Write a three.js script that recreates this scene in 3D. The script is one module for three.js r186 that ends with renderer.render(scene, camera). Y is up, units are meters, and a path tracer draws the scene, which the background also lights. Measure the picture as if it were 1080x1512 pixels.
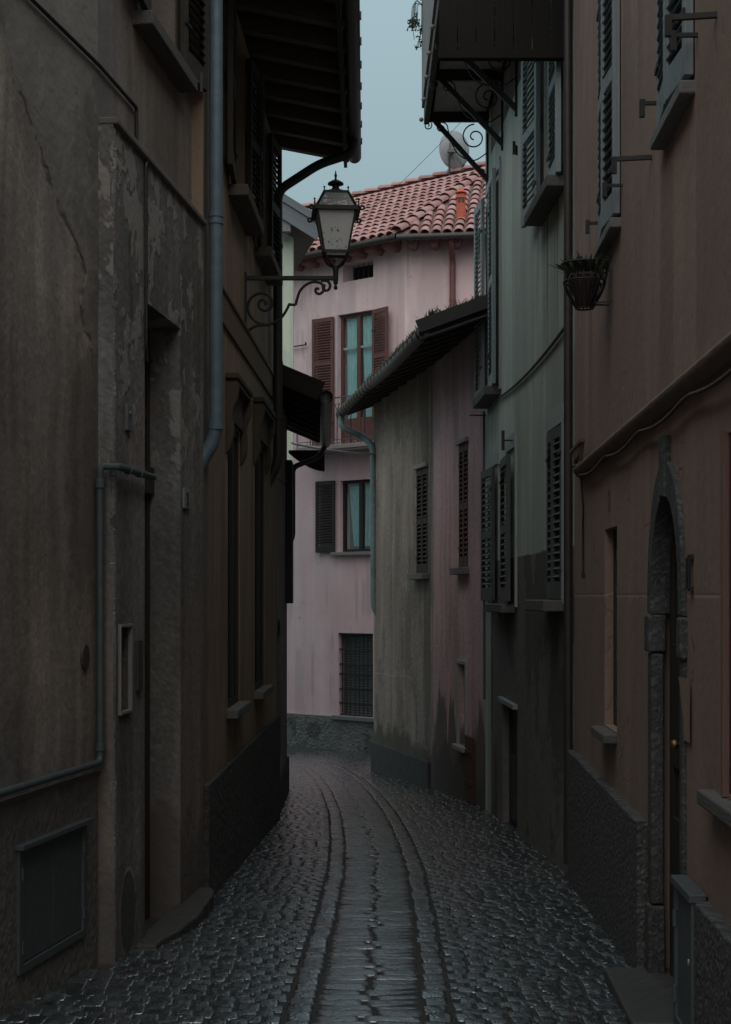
import * as THREE from 'three';
import { mergeGeometries, mergeVertices, toCreasedNormals } from 'three/addons/utils/BufferGeometryUtils.js';
import { RoundedBoxGeometry } from 'three/addons/geometries/RoundedBoxGeometry.js';

// ------------------------------------------------------------------ camera, sky, sun, exposure
const EYE = 1.6;
const scene = new THREE.Scene();
const camera = new THREE.PerspectiveCamera(45.39, 1080 / 1756, 0.1, 400);
camera.position.set(0, EYE, 0);
camera.lookAt(0, EYE, -10);
camera.setViewOffset(1080, 1756, 0, 0, 1080, 1512);       // a rising front, as verticals stay upright in the photograph
camera.updateProjectionMatrix();
scene.add(camera);

const SKY = [0.292, 0.402, 0.445];   // the overcast as seen low over the roofs; brighter towards the zenith
{
  const w = 256, h = 128, data = new Float32Array(w * h * 4);
  for (let j = 0; j < h; j++) for (let i = 0; i < w; i++) {
    const el = ((j + 0.5) / h - 0.5) * Math.PI, k = (j * w + i) * 4;
    const up = Math.max(0, Math.sin(el));
    const az = (i + 0.5) / w * Math.PI * 2, cl = Math.sin(az * 3 + 2 * Math.sin(el * 5)) * 0.5 + Math.sin(az * 7 + el * 11 + 1.3) * 0.3 + Math.sin(az * 13 - el * 17) * 0.2;
    const g = (1 + 2 * up) / 1.6 * (1 + 0.035 * cl * Math.cos(el));
    data[k] = SKY[0] * g; data[k + 1] = SKY[1] * g; data[k + 2] = SKY[2] * g; data[k + 3] = 1;
  }
  const t = new THREE.DataTexture(data, w, h, THREE.RGBAFormat, THREE.FloatType);
  t.mapping = THREE.EquirectangularReflectionMapping; t.magFilter = t.minFilter = THREE.LinearFilter; t.needsUpdate = true;
  scene.background = t; scene.environment = t;
}
const sun = new THREE.DirectionalLight(new THREE.Color().setRGB(1, 0.86, 0.75), 1.5);
sun.position.set(-1.6, 16, 3); sun.target.position.set(0, 0, -10);
sun.castShadow = true; sun.shadow.radius = 150; sun.shadow.mapSize.set(2048, 2048);
Object.assign(sun.shadow.camera, { left: -20, right: 20, top: 25, bottom: -25, near: 0.5, far: 90 });
scene.add(sun, sun.target);

const renderer = new THREE.WebGLRenderer({ antialias: true });
renderer.toneMapping = THREE.LinearToneMapping;
renderer.toneMappingExposure = 1.12;
renderer.shadowMap.enabled = true; renderer.shadowMap.type = THREE.PCFSoftShadowMap;

// ------------------------------------------------------------------ random, noise
let seed = 7;
const rnd = () => { seed = (seed * 1664525 + 1013904223) >>> 0; return seed / 4294967296; };
const rr = (a, b) => a + (b - a) * rnd();
const perm = new Uint8Array(512); const hv = new Float32Array(256);
for (let i = 0; i < 256; i++) { perm[i] = i; hv[i] = rnd(); }
for (let i = 255; i > 0; i--) { const j = Math.floor(rnd() * (i + 1)); const t = perm[i]; perm[i] = perm[j]; perm[j] = t; }
for (let i = 0; i < 256; i++) perm[i + 256] = perm[i];
function vn(x, y) {
  const xi = Math.floor(x), yi = Math.floor(y); let fx = x - xi, fy = y - yi;
  fx = fx * fx * (3 - 2 * fx); fy = fy * fy * (3 - 2 * fy);
  const a = xi & 255, b = (xi + 1) & 255, c = yi & 255, d = (yi + 1) & 255;
  const v00 = hv[perm[perm[a] + c]], v10 = hv[perm[perm[b] + c]], v01 = hv[perm[perm[a] + d]], v11 = hv[perm[perm[b] + d]];
  return v00 + (v10 - v00) * fx + (v01 - v00) * fy + (v00 - v10 - v01 + v11) * fx * fy;
}
function fbm(x, y, o = 4) { let s = 0, a = 0.5, t = 0; for (let i = 0; i < o; i++) { s += a * vn(x, y); t += a; x = x * 2.03 + 17.1; y = y * 2.03 + 9.7; a *= 0.5; } return s / t; }
const clamp = (v, a = 0, b = 1) => v < a ? a : v > b ? b : v;
const ss = (a, b, v) => { const t = clamp((v - a) / (b - a)); return t * t * (3 - 2 * t); };
const mix = (a, b, t) => a + (b - a) * t;
const toS = (v) => { v = clamp(v); return 255 * (v <= 0.0031308 ? 12.92 * v : 1.055 * Math.pow(v, 1 / 2.4) - 0.055); };

// a colour map and a height map of wm x hm metres; fn(x, y, o) fills linear albedo o[0..2], height o[3] and roughness o[4]
function tex(wm, hm, ppm, fn, x0 = 0, y0 = 0) {
  const w = Math.min(2048, Math.round(wm * ppm)), h = Math.min(2048, Math.round(hm * ppm));
  const c = new Uint8Array(w * h * 4), b = new Uint8Array(w * h * 4), o = [0, 0, 0, 0.5, 0.9];
  for (let j = 0; j < h; j++) for (let i = 0; i < w; i++) {
    o[3] = 0.5; o[4] = 0.9; fn(x0 + (i + 0.5) / w * wm, y0 + (j + 0.5) / h * hm, o);
    const k = (j * w + i) * 4;
    c[k] = toS(o[0]); c[k + 1] = toS(o[1]); c[k + 2] = toS(o[2]); c[k + 3] = 255;
    b[k] = b[k + 2] = clamp(o[3]) * 255; b[k + 1] = clamp(o[3]) * 255; b[k + 3] = 255;
  }
  const mk = (d, s) => { const t = new THREE.DataTexture(d, w, h); t.wrapS = t.wrapT = THREE.RepeatWrapping; t.magFilter = THREE.LinearFilter; t.minFilter = THREE.LinearMipmapLinearFilter; t.generateMipmaps = true; t.colorSpace = s ? THREE.SRGBColorSpace : THREE.NoColorSpace; t.needsUpdate = true; return t; };
  return { map: mk(c, true), bump: mk(b, false) };
}
const std = (r, g, b, rough = 0.85, extra = {}) => new THREE.MeshStandardMaterial({ color: new THREE.Color().setRGB(r, g, b), roughness: rough, ...extra });
function texMat(t, bumpScale, rough = 0.9, extra = {}) { return new THREE.MeshStandardMaterial({ map: t.map, bumpMap: t.bump, bumpScale, roughness: rough, ...extra }); }

// a plaster surface: blotches, washed-down streaks, fine grain
function plaster(x, y, o, base, k = {}) {
  const { blotch = 0.35, streak = 0.3, grain = 0.18, seedx = 0, hue = 0.06 } = k;
  x += seedx;
  const b1 = fbm(x * 0.9, y * 0.55, 4) - 0.5, b2 = fbm(x * 3.1 + 40, y * 2.3, 4) - 0.5;
  const st = fbm(x * 9 + fbm(x * 2, y * 2, 2), y * 0.45 + 11, 4) - 0.5;
  const g = vn(x * 95, y * 95) - 0.5, g2 = vn(x * 37, y * 37) - 0.5;
  const m = Math.exp(blotch * (1.6 * b1 + 1.1 * b2) + streak * 1.7 * st + grain * (0.8 * g + 0.6 * g2));
  const hh = hue * (fbm(x * 1.3 + 77, y * 0.8, 3) - 0.5) * 2;
  o[0] = base[0] * m * (1 + hh); o[1] = base[1] * m; o[2] = base[2] * m * (1 - hh);
  o[3] = 0.5 + 0.22 * b2 + 0.10 * g2 + 0.08 * g + 0.1 * st;
}
function lay(o, c, t) { o[0] = mix(o[0], c[0], t); o[1] = mix(o[1], c[1], t); o[2] = mix(o[2], c[2], t); }

// ------------------------------------------------------------------ geometry helpers
const NI = (g) => { const n = g.index ? g.toNonIndexed() : g; for (const k of Object.keys(n.attributes)) if (!['position', 'normal', 'uv'].includes(k)) n.deleteAttribute(k); return n; };
const mg = (list) => mergeGeometries(list.map(NI), false);
const bx = (w, h, d, x = 0, y = 0, z = 0, r = 0) => (r ? new RoundedBoxGeometry(w, h, d, 1, r) : new THREE.BoxGeometry(w, h, d)).translate(x, y, z);
const cyl = (r0, r1, h, x = 0, y = 0, z = 0, s = 12) => new THREE.CylinderGeometry(r0, r1, h, s).translate(x, y, z);
const v3 = (x, y, z) => new THREE.Vector3(x, y, z);
function tube(pts, r, seg = 0, rs = 8, closed = false) {
  const c = new THREE.CatmullRomCurve3(pts.map((p) => p.isVector3 ? p : v3(...p)), closed, 'centripetal');
  return new THREE.TubeGeometry(c, seg || pts.length * 5, r, rs, closed);
}
function poly(pts, r, rs = 10) { // straight runs with tight bends
  const p = pts.map((q) => q.isVector3 ? q : v3(...q)), path = new THREE.CurvePath();
  let last = p[0];
  for (let i = 1; i < p.length - 1; i++) {
    const a = p[i - 1].clone().sub(p[i]), b = p[i + 1].clone().sub(p[i]);
    const k = Math.min(r * 2.2, a.length() * 0.45, b.length() * 0.45);
    const s = p[i].clone().addScaledVector(a.normalize(), k), e = p[i].clone().addScaledVector(b.normalize(), k);
    path.add(new THREE.LineCurve3(last, s)); path.add(new THREE.QuadraticBezierCurve3(s, p[i], e)); last = e;
  }
  path.add(new THREE.LineCurve3(last, p[p.length - 1]));
  const all = [];
  for (const c of path.curves) { const n = c.isLineCurve3 ? 1 : 5; for (let i = 0; i < n; i++) all.push(c.getPoint(i / n)); }
  all.push(p[p.length - 1]);
  return sweep(all, r, rs);
}
function sweep(pts, r, rs = 8) { // tube through given points, rings kept at the points
  const n = pts.length, pos = [], idx = [], uv = []; let N = null, len = 0;
  for (let i = 0; i < n; i++) {
    const t = (i === 0 ? pts[1].clone().sub(pts[0]) : i === n - 1 ? pts[n - 1].clone().sub(pts[n - 2]) : pts[i + 1].clone().sub(pts[i]).normalize().add(pts[i].clone().sub(pts[i - 1]).normalize())).normalize();
    if (!N) { N = Math.abs(t.y) < 0.9 ? v3(0, 1, 0) : v3(1, 0, 0); }
    N.addScaledVector(t, -N.dot(t)).normalize();
    const B = t.clone().cross(N), rad = typeof r === 'function' ? r(i / (n - 1)) : r;
    if (i) len += pts[i].distanceTo(pts[i - 1]);
    for (let k = 0; k <= rs; k++) { const a = k / rs * Math.PI * 2; const q = pts[i].clone().addScaledVector(N, Math.cos(a) * rad).addScaledVector(B, Math.sin(a) * rad); pos.push(q.x, q.y, q.z); uv.push(k / rs * rad * 6.3, len); }
  }
  for (let i = 0; i < n - 1; i++) for (let k = 0; k < rs; k++) { const a = i * (rs + 1) + k, b = a + rs + 1; idx.push(a, a + 1, b, b, a + 1, b + 1); }
  for (const e of [0, n - 1]) { const c = pos.length / 3; pos.push(pts[e].x, pts[e].y, pts[e].z); uv.push(0, 0); for (let k = 0; k < rs; k++) { const a = e * (rs + 1) + k; e ? idx.push(c, a + 1, a) : idx.push(c, a, a + 1); } }
  const g = new THREE.BufferGeometry(); g.setAttribute('position', new THREE.Float32BufferAttribute(pos, 3)); g.setAttribute('uv', new THREE.Float32BufferAttribute(uv, 2)); g.setIndex(idx); g.computeVertexNormals(); return g;
}
function bar(a, b, w, h) { // a flat bar from a to b
  const A = v3(...a), B = v3(...b), d = B.clone().sub(A), g = new THREE.BoxGeometry(w, h, d.length());
  const m = new THREE.Matrix4().lookAt(B, A, Math.abs(d.y) > 0.95 * d.length() ? v3(1, 0, 0) : v3(0, 1, 0)); m.setPosition(A.clone().add(B).multiplyScalar(0.5));
  return g.applyMatrix4(m);
}
function quadSlab(p, t) { // a slab of thickness t under four top corners (counter-clockwise from above)
  const pos = [], n = p.length, q = p.map((a) => [a[0], a[1] - t, a[2]]);
  const tri = (a, b, c) => pos.push(...a, ...b, ...c);
  for (let i = 1; i < n - 1; i++) { tri(p[0], p[i], p[i + 1]); tri(q[0], q[i + 1], q[i]); }
  for (let i = 0; i < n; i++) { const j = (i + 1) % n; tri(p[i], q[i], q[j]); tri(p[i], q[j], p[j]); }
  const g = new THREE.BufferGeometry(); g.setAttribute('position', new THREE.Float32BufferAttribute(pos, 3));
  const uv = []; for (let i = 0; i < pos.length; i += 3) uv.push(pos[i] + pos[i + 1], pos[i + 2]);
  g.setAttribute('uv', new THREE.Float32BufferAttribute(uv, 2)); g.computeVertexNormals(); return g;
}

// a wall face as seen from the street: u runs to the right, y up, n out of the wall; points are [x, distance]
class Frame {
  constructor(A, B) {
    this.A = A; this.B = B; const dx = B[0] - A[0], dz = -(B[1] - A[1]); this.len = Math.hypot(dx, dz);
    this.ux = dx / this.len; this.uz = dz / this.len;
    this.q = new THREE.Quaternion().setFromAxisAngle(v3(0, 1, 0), Math.atan2(-this.uz, this.ux));
  }
  u(d) { return (d - this.A[1]) / (this.B[1] - this.A[1]) * this.len; }
  p(u, y, n = 0) { return v3(this.A[0] + this.ux * u - this.uz * n, y, -this.A[1] + this.uz * u + this.ux * n); }
}
const names = {};
function numbered(n) { const k = (names[n] = (names[n] ?? -1) + 1); return k ? n + '_' + String(k).padStart(3, '0') : n; }
function thing(name, label, category, pos, group) {
  const g = new THREE.Group(); g.name = numbered(name); g.position.set(...pos); g.userData = { label, category }; if (group) g.userData.group = group; scene.add(g); return g;
}
function part(name, geo, mat, parent) { const m = new THREE.Mesh(geo, mat); m.name = name; parent.add(m); return m; }
function wpart(name, geo, mat, root) { geo.translate(-root.position.x, -root.position.y, -root.position.z); return part(name, geo, mat, root); } // geometry given in world metres
function put(m, F, u, y, n = 0, ry = 0, rx = 0, root = m.parent) {
  m.quaternion.copy(F.q).multiply(new THREE.Quaternion().setFromEuler(new THREE.Euler(rx, ry, 0, 'YXZ')));
  m.position.copy(F.p(u, y, n)).sub(root.position); return m;
}
function fpart(name, geo, mat, root, F) { const m = part(name, geo, mat, root); return put(m, F, 0, 0, 0, 0, 0, root); }   // geometry given in the wall's own metres
// a wall sheet with thickness T and real openings; holes: [u0, u1, y0, y1] or a Path
function wallGeo(u0, u1, y0, y1, holes, T, rect) {
  const s = new THREE.Shape(); s.moveTo(u0, y0); s.lineTo(u1, y0); s.lineTo(u1, y1); s.lineTo(u0, y1); s.closePath();
  for (const h of holes) { if (!Array.isArray(h)) { s.holes.push(h); continue; } const p = new THREE.Path(); p.moveTo(h[0], h[2]); p.lineTo(h[0], h[3]); p.lineTo(h[1], h[3]); p.lineTo(h[1], h[2]); p.closePath(); s.holes.push(p); }
  const g = new THREE.ExtrudeGeometry(s, { depth: T, bevelEnabled: false, curveSegments: 14 }).translate(0, 0, -T);
  uvRect(g, rect || [u0, y0, u1 - u0, y1 - y0]); return g;
}
function uvRect(g, [x0, y0, w, h]) {
  const p = g.attributes.position, uv = new Float32Array(p.count * 2);
  for (let i = 0; i < p.count; i++) { uv[2 * i] = (p.getX(i) + p.getZ(i) - x0) / w; uv[2 * i + 1] = (p.getY(i) + p.getZ(i) * 0.3 - y0) / h; }
  g.setAttribute('uv', new THREE.BufferAttribute(uv, 2)); return g;
}
// the solid body behind the faces: footprint points [x, d], counter-clockwise or not
function mass(root, pts, y0, y1, mat, name = 'masonry_core') {
  const s = new THREE.Shape(pts.map(([x, d]) => new THREE.Vector2(x, d)));
  const g = new THREE.ExtrudeGeometry(s, { depth: y1 - y0, bevelEnabled: false }).rotateX(-Math.PI / 2).translate(0, y0, 0);
  return wpart(name, g, mat, root);
}

// ------------------------------------------------------------------ the lie of the land
const gy = (d) => d < 5.3 ? -0.012 * (d - 5.3) : d < 24 ? -0.058 * (d - 5.3) : -1.0846;
function lerpTable(t) { return (d) => { if (d <= t[0][0]) return t[0][1]; for (let i = 1; i < t.length; i++) if (d <= t[i][0]) return mix(t[i - 1][1], t[i][1], (d - t[i - 1][0]) / (t[i][0] - t[i - 1][0])); return t[t.length - 1][1]; }; }
const xc = lerpTable([[0, -0.05], [5.3, 0.008], [7.5, 0.05], [9.6, 0.072], [11.5, 0.04], [13.6, -0.03], [16, -0.17], [18, -0.33], [20, -0.55], [22, -0.95], [24, -1.5]]);
const xl = lerpTable([[0, -2.4], [6.31, -1.13], [8.06, -0.9], [12.8, -0.79], [15.86, -0.87], [17, -1.1], [20, -1.9], [24, -3]]);
const xr = lerpTable([[0, 0.98], [5.97, 1.2], [9, 1.30], [13.7, 1.155], [15.06, 1.0], [16.5, 0.755], [19.2, 0.11], [19.6, 0.5], [24, 0.3]]);

// ------------------------------------------------------------------ shared materials
const M = {};
{
  const g = tex(0.5, 0.5, 512, (x, y, o) => { const n = fbm(x * 40, y * 40, 4), f = vn(x * 300, y * 300); const m = 0.75 + 0.5 * n; o[0] = o[1] = o[2] = m * 0.9; o[3] = 0.35 * f + 0.65 * n; });
  M.grain = g;
  const wood = tex(0.5, 2, 256, (x, y, o) => { const n = fbm(x * 60, y * 3, 4), k = fbm(x * 9, y * 1.2 + 5, 3); const m = 0.55 + 0.6 * n + 0.25 * k; o[0] = o[1] = o[2] = m * 0.8; o[3] = n; });
  const tinted = (t, r, gg, b, rough, bs, extra) => new THREE.MeshStandardMaterial({ color: new THREE.Color().setRGB(r, gg, b), map: t.map, bumpMap: t.bump, bumpScale: bs, roughness: rough, ...extra });
  M.tint = (r, gg, b, rough = 0.85, bs = 0.0015, extra = {}) => tinted(g, r, gg, b, rough, bs, extra);
  M.wood = (r, gg, b, rough = 0.8, bs = 0.0012, extra = {}) => tinted(wood, r, gg, b, rough, bs, extra);
  M.core = std(0.12, 0.11, 0.10, 1);
  M.dark = std(0.045, 0.045, 0.045, 0.7); M.room = M.tint(0.30, 0.27, 0.24, 0.95);
  M.iron = M.tint(0.022, 0.022, 0.023, 0.55, 0.0006);
  M.pipeDark = M.tint(0.05, 0.042, 0.04, 0.5, 0.0005);
  M.pipeBlue = M.tint(0.115, 0.165, 0.205, 0.5, 0.0004);
  M.pipeTeal = M.tint(0.20, 0.26, 0.27, 0.5, 0.0004);
  M.pipeRed = M.tint(0.19, 0.07, 0.065, 0.5, 0.0004);
  M.pipeGreen = M.tint(0.075, 0.098, 0.10, 0.5, 0.0004);
  M.stone = M.tint(0.26, 0.25, 0.24, 0.85, 0.003);
  M.stoneDark = M.tint(0.14, 0.135, 0.13, 0.85, 0.003);
  M.glassDark = new THREE.MeshPhysicalMaterial({ color: new THREE.Color().setRGB(0.85, 0.9, 0.9), transmission: 1, thickness: 0, roughness: 0.06 });
  M.brass = std(0.30, 0.20, 0.10, 0.5, { metalness: 1 });
  M.woodDark = M.wood(0.05, 0.04, 0.034);
  M.woodSoffit = M.wood(0.11, 0.082, 0.068);
  M.rafter = M.wood(0.21, 0.15, 0.12);
}

// shutters: a framed leaf with its origin at the hinge edge, bottom; s = 1 leaf runs to +u, -1 to -u
const slatGeo = {};
function shutter(root, w, h, mat, { s = 1, rails = [0.5], pitch = 0.046, label, stile = 0.05, slatMat } = {}) {
  const t = 0.034, st = stile, rail = 0.075, gs = [];
  gs.push(bx(st, h, t, s * st / 2, h / 2, 0, 0.004), bx(st, h, t, s * (w - st / 2), h / 2, 0, 0.004));
  const ys = [rail / 2 + 0.02, ...rails.map((r) => r * h), h - rail / 2];
  ys.forEach((y, i) => gs.push(bx(w - 2 * st + 0.002, i === 0 ? rail + 0.04 : rail, t * 0.9, s * w / 2, y, 0, 0.003)));
  const leaf = part('shutter', mg(gs), mat, root); if (label) leaf.userData.label = label;
  const sw = w - 2 * st, key = sw.toFixed(3);
  const g = slatGeo[key] ||= new THREE.BoxGeometry(sw + 0.004, 0.006, 0.048);
  for (let i = 0; i < ys.length - 1; i++) {
    const a = ys[i] + (i === 0 ? 0.078 : rail / 2) , b = ys[i + 1] - rail / 2, n = Math.max(1, Math.round((b - a) / pitch));
    for (let k = 0; k < n; k++) { const sl = part('slat', g, slatMat || mat, leaf); sl.position.set(s * w / 2, a + (k + 0.5) * (b - a) / n, 0); sl.rotation.x = 0.72 + rr(-0.07, 0.07); sl.rotation.z = rr(-0.006, 0.006); }
  }
  // strap hinges
  for (const y of [0.16 * h, 0.84 * h]) { const hg = part('hinge', bx(0.1, 0.02, 0.008, s * 0.04, y, t / 2 + 0.003), M.iron, leaf); }
  return leaf;
}
function windowFill(root, F, u0, u1, y0, y1, depth, frameMat, { glass = M.glassDark, mullion = true, curtain } = {}) {
  const w = u1 - u0, h = y1 - y0, t = 0.05, gs = [bx(t, h, 0.05, t / 2, h / 2, 0), bx(t, h, 0.05, w - t / 2, h / 2, 0), bx(w - 2 * t, t, 0.048, w / 2, t / 2, 0), bx(w - 2 * t, t, 0.048, w / 2, h - t / 2, 0)];
  if (mullion) gs.push(bx(0.075, h - 2 * t, 0.052, w / 2, h / 2, 0));
  const f = part('window', mg(gs), frameMat, root); put(f, F, u0, y0, -depth);
  const pw = mullion ? (w - 2 * t - 0.075) / 2 : w - 2 * t;
  for (let i = 0; i < (mullion ? 2 : 1); i++) { const p = part('pane', new THREE.BoxGeometry(pw, h - 2 * t, 0.006), glass, f); p.position.set(t + pw / 2 + i * (pw + 0.075), h / 2, -0.008); }
  return f;
}
// a stone sill centred on the opening
function sill(root, F, u0, u1, y, out, th, mat, back = 0.1) { const s = part('sill', bx(u1 - u0, th, out + back, (u1 - u0) / 2, th / 2, (out - back) / 2, 0.008), mat, root); put(s, F, u0, y, 0); return s; }

// ================================================================== GROUND AND ROAD
{
  const g = new THREE.PlaneGeometry(300, 300, 1, 1).rotateX(-Math.PI / 2).translate(0, -1.6, -20);
  const m = part('ground', g, M.tint(0.07, 0.065, 0.06), scene); m.userData.kind = 'structure';
}
const road = new THREE.Group(); road.name = 'road'; road.userData.kind = 'structure'; scene.add(road);
const wetBump = tex(0.6, 0.6, 512, (x, y, o) => { const n = fbm(x * 30, y * 30, 4), f = vn(x * 170, y * 170); const m = 0.45 + 1.05 * n; o[0] = m; o[1] = m * 0.985; o[2] = m * 0.97; o[3] = 0.8 * n + 0.2 * f; });
const wetRough = (() => { const t = tex(0.6, 0.6, 256, (x, y, o) => { const n = fbm(x * 22 + 5, y * 22, 4); o[3] = clamp(0.28 + (n - 0.5) * 0.9); }); return t.bump; })();
const wet = (k) => new THREE.MeshPhysicalMaterial({ color: new THREE.Color().setRGB(0.036 * k, 0.042 * k, 0.048 * k), map: wetBump.map, bumpMap: wetBump.bump, bumpScale: 0.008, roughnessMap: wetRough, roughness: 1, clearcoat: 1, clearcoatRoughness: 0.26, ior: 2.4 });
{
  // bed between the stones
  const xs = [], nx = 26, nd = 130, pos = [], uv = [], idx = [];
  for (let j = 0; j <= nd; j++) { const d = -6 + j * 0.28; for (let i = 0; i <= nx; i++) { const x = -4.2 + i * 8.4 / nx; const v = Math.abs(x - xc(d)); pos.push(x, gy(d) + 0.018 * Math.min(v, 1.2) - 0.0065, -d); uv.push(x / 0.6, d / 0.6); } }
  for (let j = 0; j < nd; j++) for (let i = 0; i < nx; i++) { const a = j * (nx + 1) + i, b = a + nx + 1; idx.push(a, a + 1, b, b, a + 1, b + 1); }
  const g = new THREE.BufferGeometry(); g.setAttribute('position', new THREE.Float32BufferAttribute(pos, 3)); g.setAttribute('uv', new THREE.Float32BufferAttribute(uv, 2)); g.setIndex(idx); g.computeVertexNormals();
  part('joint_bed', g, new THREE.MeshStandardMaterial({ color: new THREE.Color().setRGB(0.04, 0.041, 0.042), map: wetBump.map, bumpMap: wetBump.bump, bumpScale: 0.006, roughness: 0.75 }), road);
}
const stoneSurf = (x, d) => gy(d) + 0.018 * Math.min(Math.abs(x - xc(d)), 1.2);
// a worn sett: rounded outline, crowned top
function settGeo(w, l, h, wob) {
  const n = 10, rings = [], pos = [], idx = [], uv = [];
  const off = []; for (let i = 0; i < n; i++) off.push(1 + rr(-wob, wob));
  const ring = (s, y) => { const r = []; for (let i = 0; i < n; i++) { const a = (i + 0.5) / n * Math.PI * 2, c = Math.cos(a), q = Math.sin(a), e = 0.34; const sx = Math.sign(c) * Math.pow(Math.abs(c), e), sz = Math.sign(q) * Math.pow(Math.abs(q), e); r.push([sx * w / 2 * s * off[i], y, sz * l / 2 * s * off[i]]); } return r; };
  rings.push(ring(0.99, -h), ring(1, -0.008), ring(0.972, -0.0018), ring(0.72, -0.0006));
  for (const r of rings) for (const p of r) { pos.push(...p); uv.push(p[0] / 0.6, p[2] / 0.6); }
  pos.push(0, 0, 0); uv.push(0, 0);
  for (let k = 0; k < rings.length - 1; k++) for (let i = 0; i < n; i++) { const a = k * n + i, b = k * n + (i + 1) % n, c = a + n, d = b + n; idx.push(a, c, b, b, c, d); }
  const top = rings.length * n; for (let i = 0; i < n; i++) idx.push(top, (rings.length - 1) * n + (i + 1) % n, (rings.length - 1) * n + i);
  const g = new THREE.BufferGeometry(); g.setAttribute('position', new THREE.Float32BufferAttribute(pos, 3)); g.setAttribute('uv', new THREE.Float32BufferAttribute(uv, 2)); g.setIndex(idx); g.computeVertexNormals(); return g;
}
{
  const variants = []; for (let i = 0; i < 9; i++) { const g = settGeo(0.1, 0.1, 0.03, 0.05); const u0 = rnd(), v0 = rnd(); const uv = g.attributes.uv; for (let k = 0; k < uv.count; k++) uv.setXY(k, uv.getX(k) + u0, uv.getY(k) + v0); variants.push(g); }
  const mats = [0.65, 0.9, 1.15, 1.5].map(wet);
  const list = [];
  const half = 0.215;
  let row = 0;
  for (let d = 3.6; d < 24.2;) {
    const l = rr(0.082, 0.100); const dm = d + l / 2;
    for (const side of [-1, 1]) {
      const edge = side < 0 ? xl(dm) : xr(dm);
      let x = xc(dm) + side * (half + 0.108) + side * (row % 2 ? 0 : 0.03);
      const drift = 0.05 * Math.sin(dm * 1.7 + side) ;
      while ((edge + side * 0.05 - x) * side > 0.05) {
        const w = rr(0.068, 0.108), xm = x + side * w / 2, bow = 0.1 * Math.pow(Math.abs(xm - xc(dm)), 2) + 0.03 * Math.sin(xm * 5 + dm);
        list.push([xm, dm + bow + rr(-0.007, 0.007), w - rr(0.006, 0.012), l - rr(0.008, 0.014), rr(-0.09, 0.09)]);
        x += side * w;
      }
    }
    d += l; row++;
  }
  // two lines of longer setts along each side of the middle strip
  for (const side of [-1, 1]) for (const c of [0]) for (let d = 3.6 + c * 0.07; d < 23.5;) { const l = c ? rr(0.09, 0.12) : rr(0.1, 0.14), dm = d + l / 2; list.push([xc(dm) + side * (half + 0.051 + c * 0.104) + rr(-0.006, 0.006) * (side > 0 ? 1.6 : 1), dm, rr(0.092, 0.106), l - 0.012, (xc(dm - 0.1) - xc(dm + 0.1)) / 0.2 + rr(-0.03, 0.03)]); d += l; }
  const near = list.filter((s) => s[1] > 5.15 && Math.abs(s[0]) < 0.257 * s[1]).sort((a, b) => a[1] - b[1]).slice(0, 300), nearSet = new Set(near);
  const place = (o, [x, d, w, l, r], k) => { o.position.set(x, stoneSurf(x, d) + rr(-0.003, 0.003), -d); o.rotation.set(0.09 + rr(-0.035, 0.035), r, rr(-0.03, 0.03), 'YXZ'); o.scale.set(w / 0.1, 1, l / 0.1); o.updateMatrix(); };
  for (const s of near) place(part('sett', variants[Math.floor(rnd() * 9)], mats[Math.floor(rnd() * 4)], road), s);
  const rest = [], dummy = new THREE.Object3D();
  for (const s of list) if (!nearSet.has(s)) { place(dummy, s); const g = NI(variants[Math.floor(rnd() * 9)].clone()).applyMatrix4(dummy.matrix); const k = [0.65, 0.9, 1.15, 1.5][Math.floor(rnd() * 4)], c = new Float32Array(g.attributes.position.count * 3).fill(k); g.setAttribute('color', new THREE.BufferAttribute(c, 3)); rest.push(g); }
  const far = part('far_setts', mergeGeometries(rest), wet(1), road); far.material.vertexColors = true; far.userData.kind = 'stuff';
  // the middle strip: pairs of broad slabs
  const sv = []; for (let i = 0; i < 6; i++) { const g = settGeo(0.2, 0.16, 0.04, 0.035); const uv = g.attributes.uv, a = rnd(), b = rnd(); for (let k = 0; k < uv.count; k++) uv.setXY(k, uv.getX(k) + a, uv.getY(k) + b); sv.push(g); }
  const rows = [];
  for (let d = 3.6; d < 23.5;) { const l = rr(0.075, 0.105), dm = d + l / 2, cut = rr(-0.035, 0.035); d += l; rows.push([dm, l, -1, cut], [dm, l, 1, cut]); }
  const seat = (o, [dm, l, side, cut]) => {
    const w = 0.213 + side * -cut;
    o.position.set(xc(dm) + (side < 0 ? -0.213 + w / 2 : 0.213 - w / 2) + rr(-0.004, 0.004), stoneSurf(xc(dm), dm) + 0.001 + rr(-0.003, 0.003), -dm); o.rotation.set(0.09 + rr(-0.035, 0.035), (xc(dm - 0.1) - xc(dm + 0.1)) / 0.2 + rr(-0.03, 0.03), -side * 0.02 + rr(-0.015, 0.015), 'YXZ');
    o.scale.set((w - rr(0.008, 0.016)) / 0.2, 1, (l - rr(0.014, 0.024)) / 0.16); o.updateMatrix();
  };
  const inView = rows.filter((r) => r[0] > 5.15).slice(0, 300), seen = new Set(inView), restS = [];
  for (const r of rows) {
    if (seen.has(r)) { seat(part('paving_slab', sv[Math.floor(rnd() * 6)], mats[Math.floor(rnd() * 4)], road), r); continue; }
    seat(dummy, r); const g = NI(sv[Math.floor(rnd() * 6)].clone()).applyMatrix4(dummy.matrix); g.setAttribute('color', new THREE.BufferAttribute(new Float32Array(g.attributes.position.count * 3).fill([0.65, 0.9, 1.15, 1.5][Math.floor(rnd() * 4)]), 3)); restS.push(g);
  }
  part('further_slabs', mergeGeometries(restS), far.material, road).userData.kind = 'stuff';
}

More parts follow.
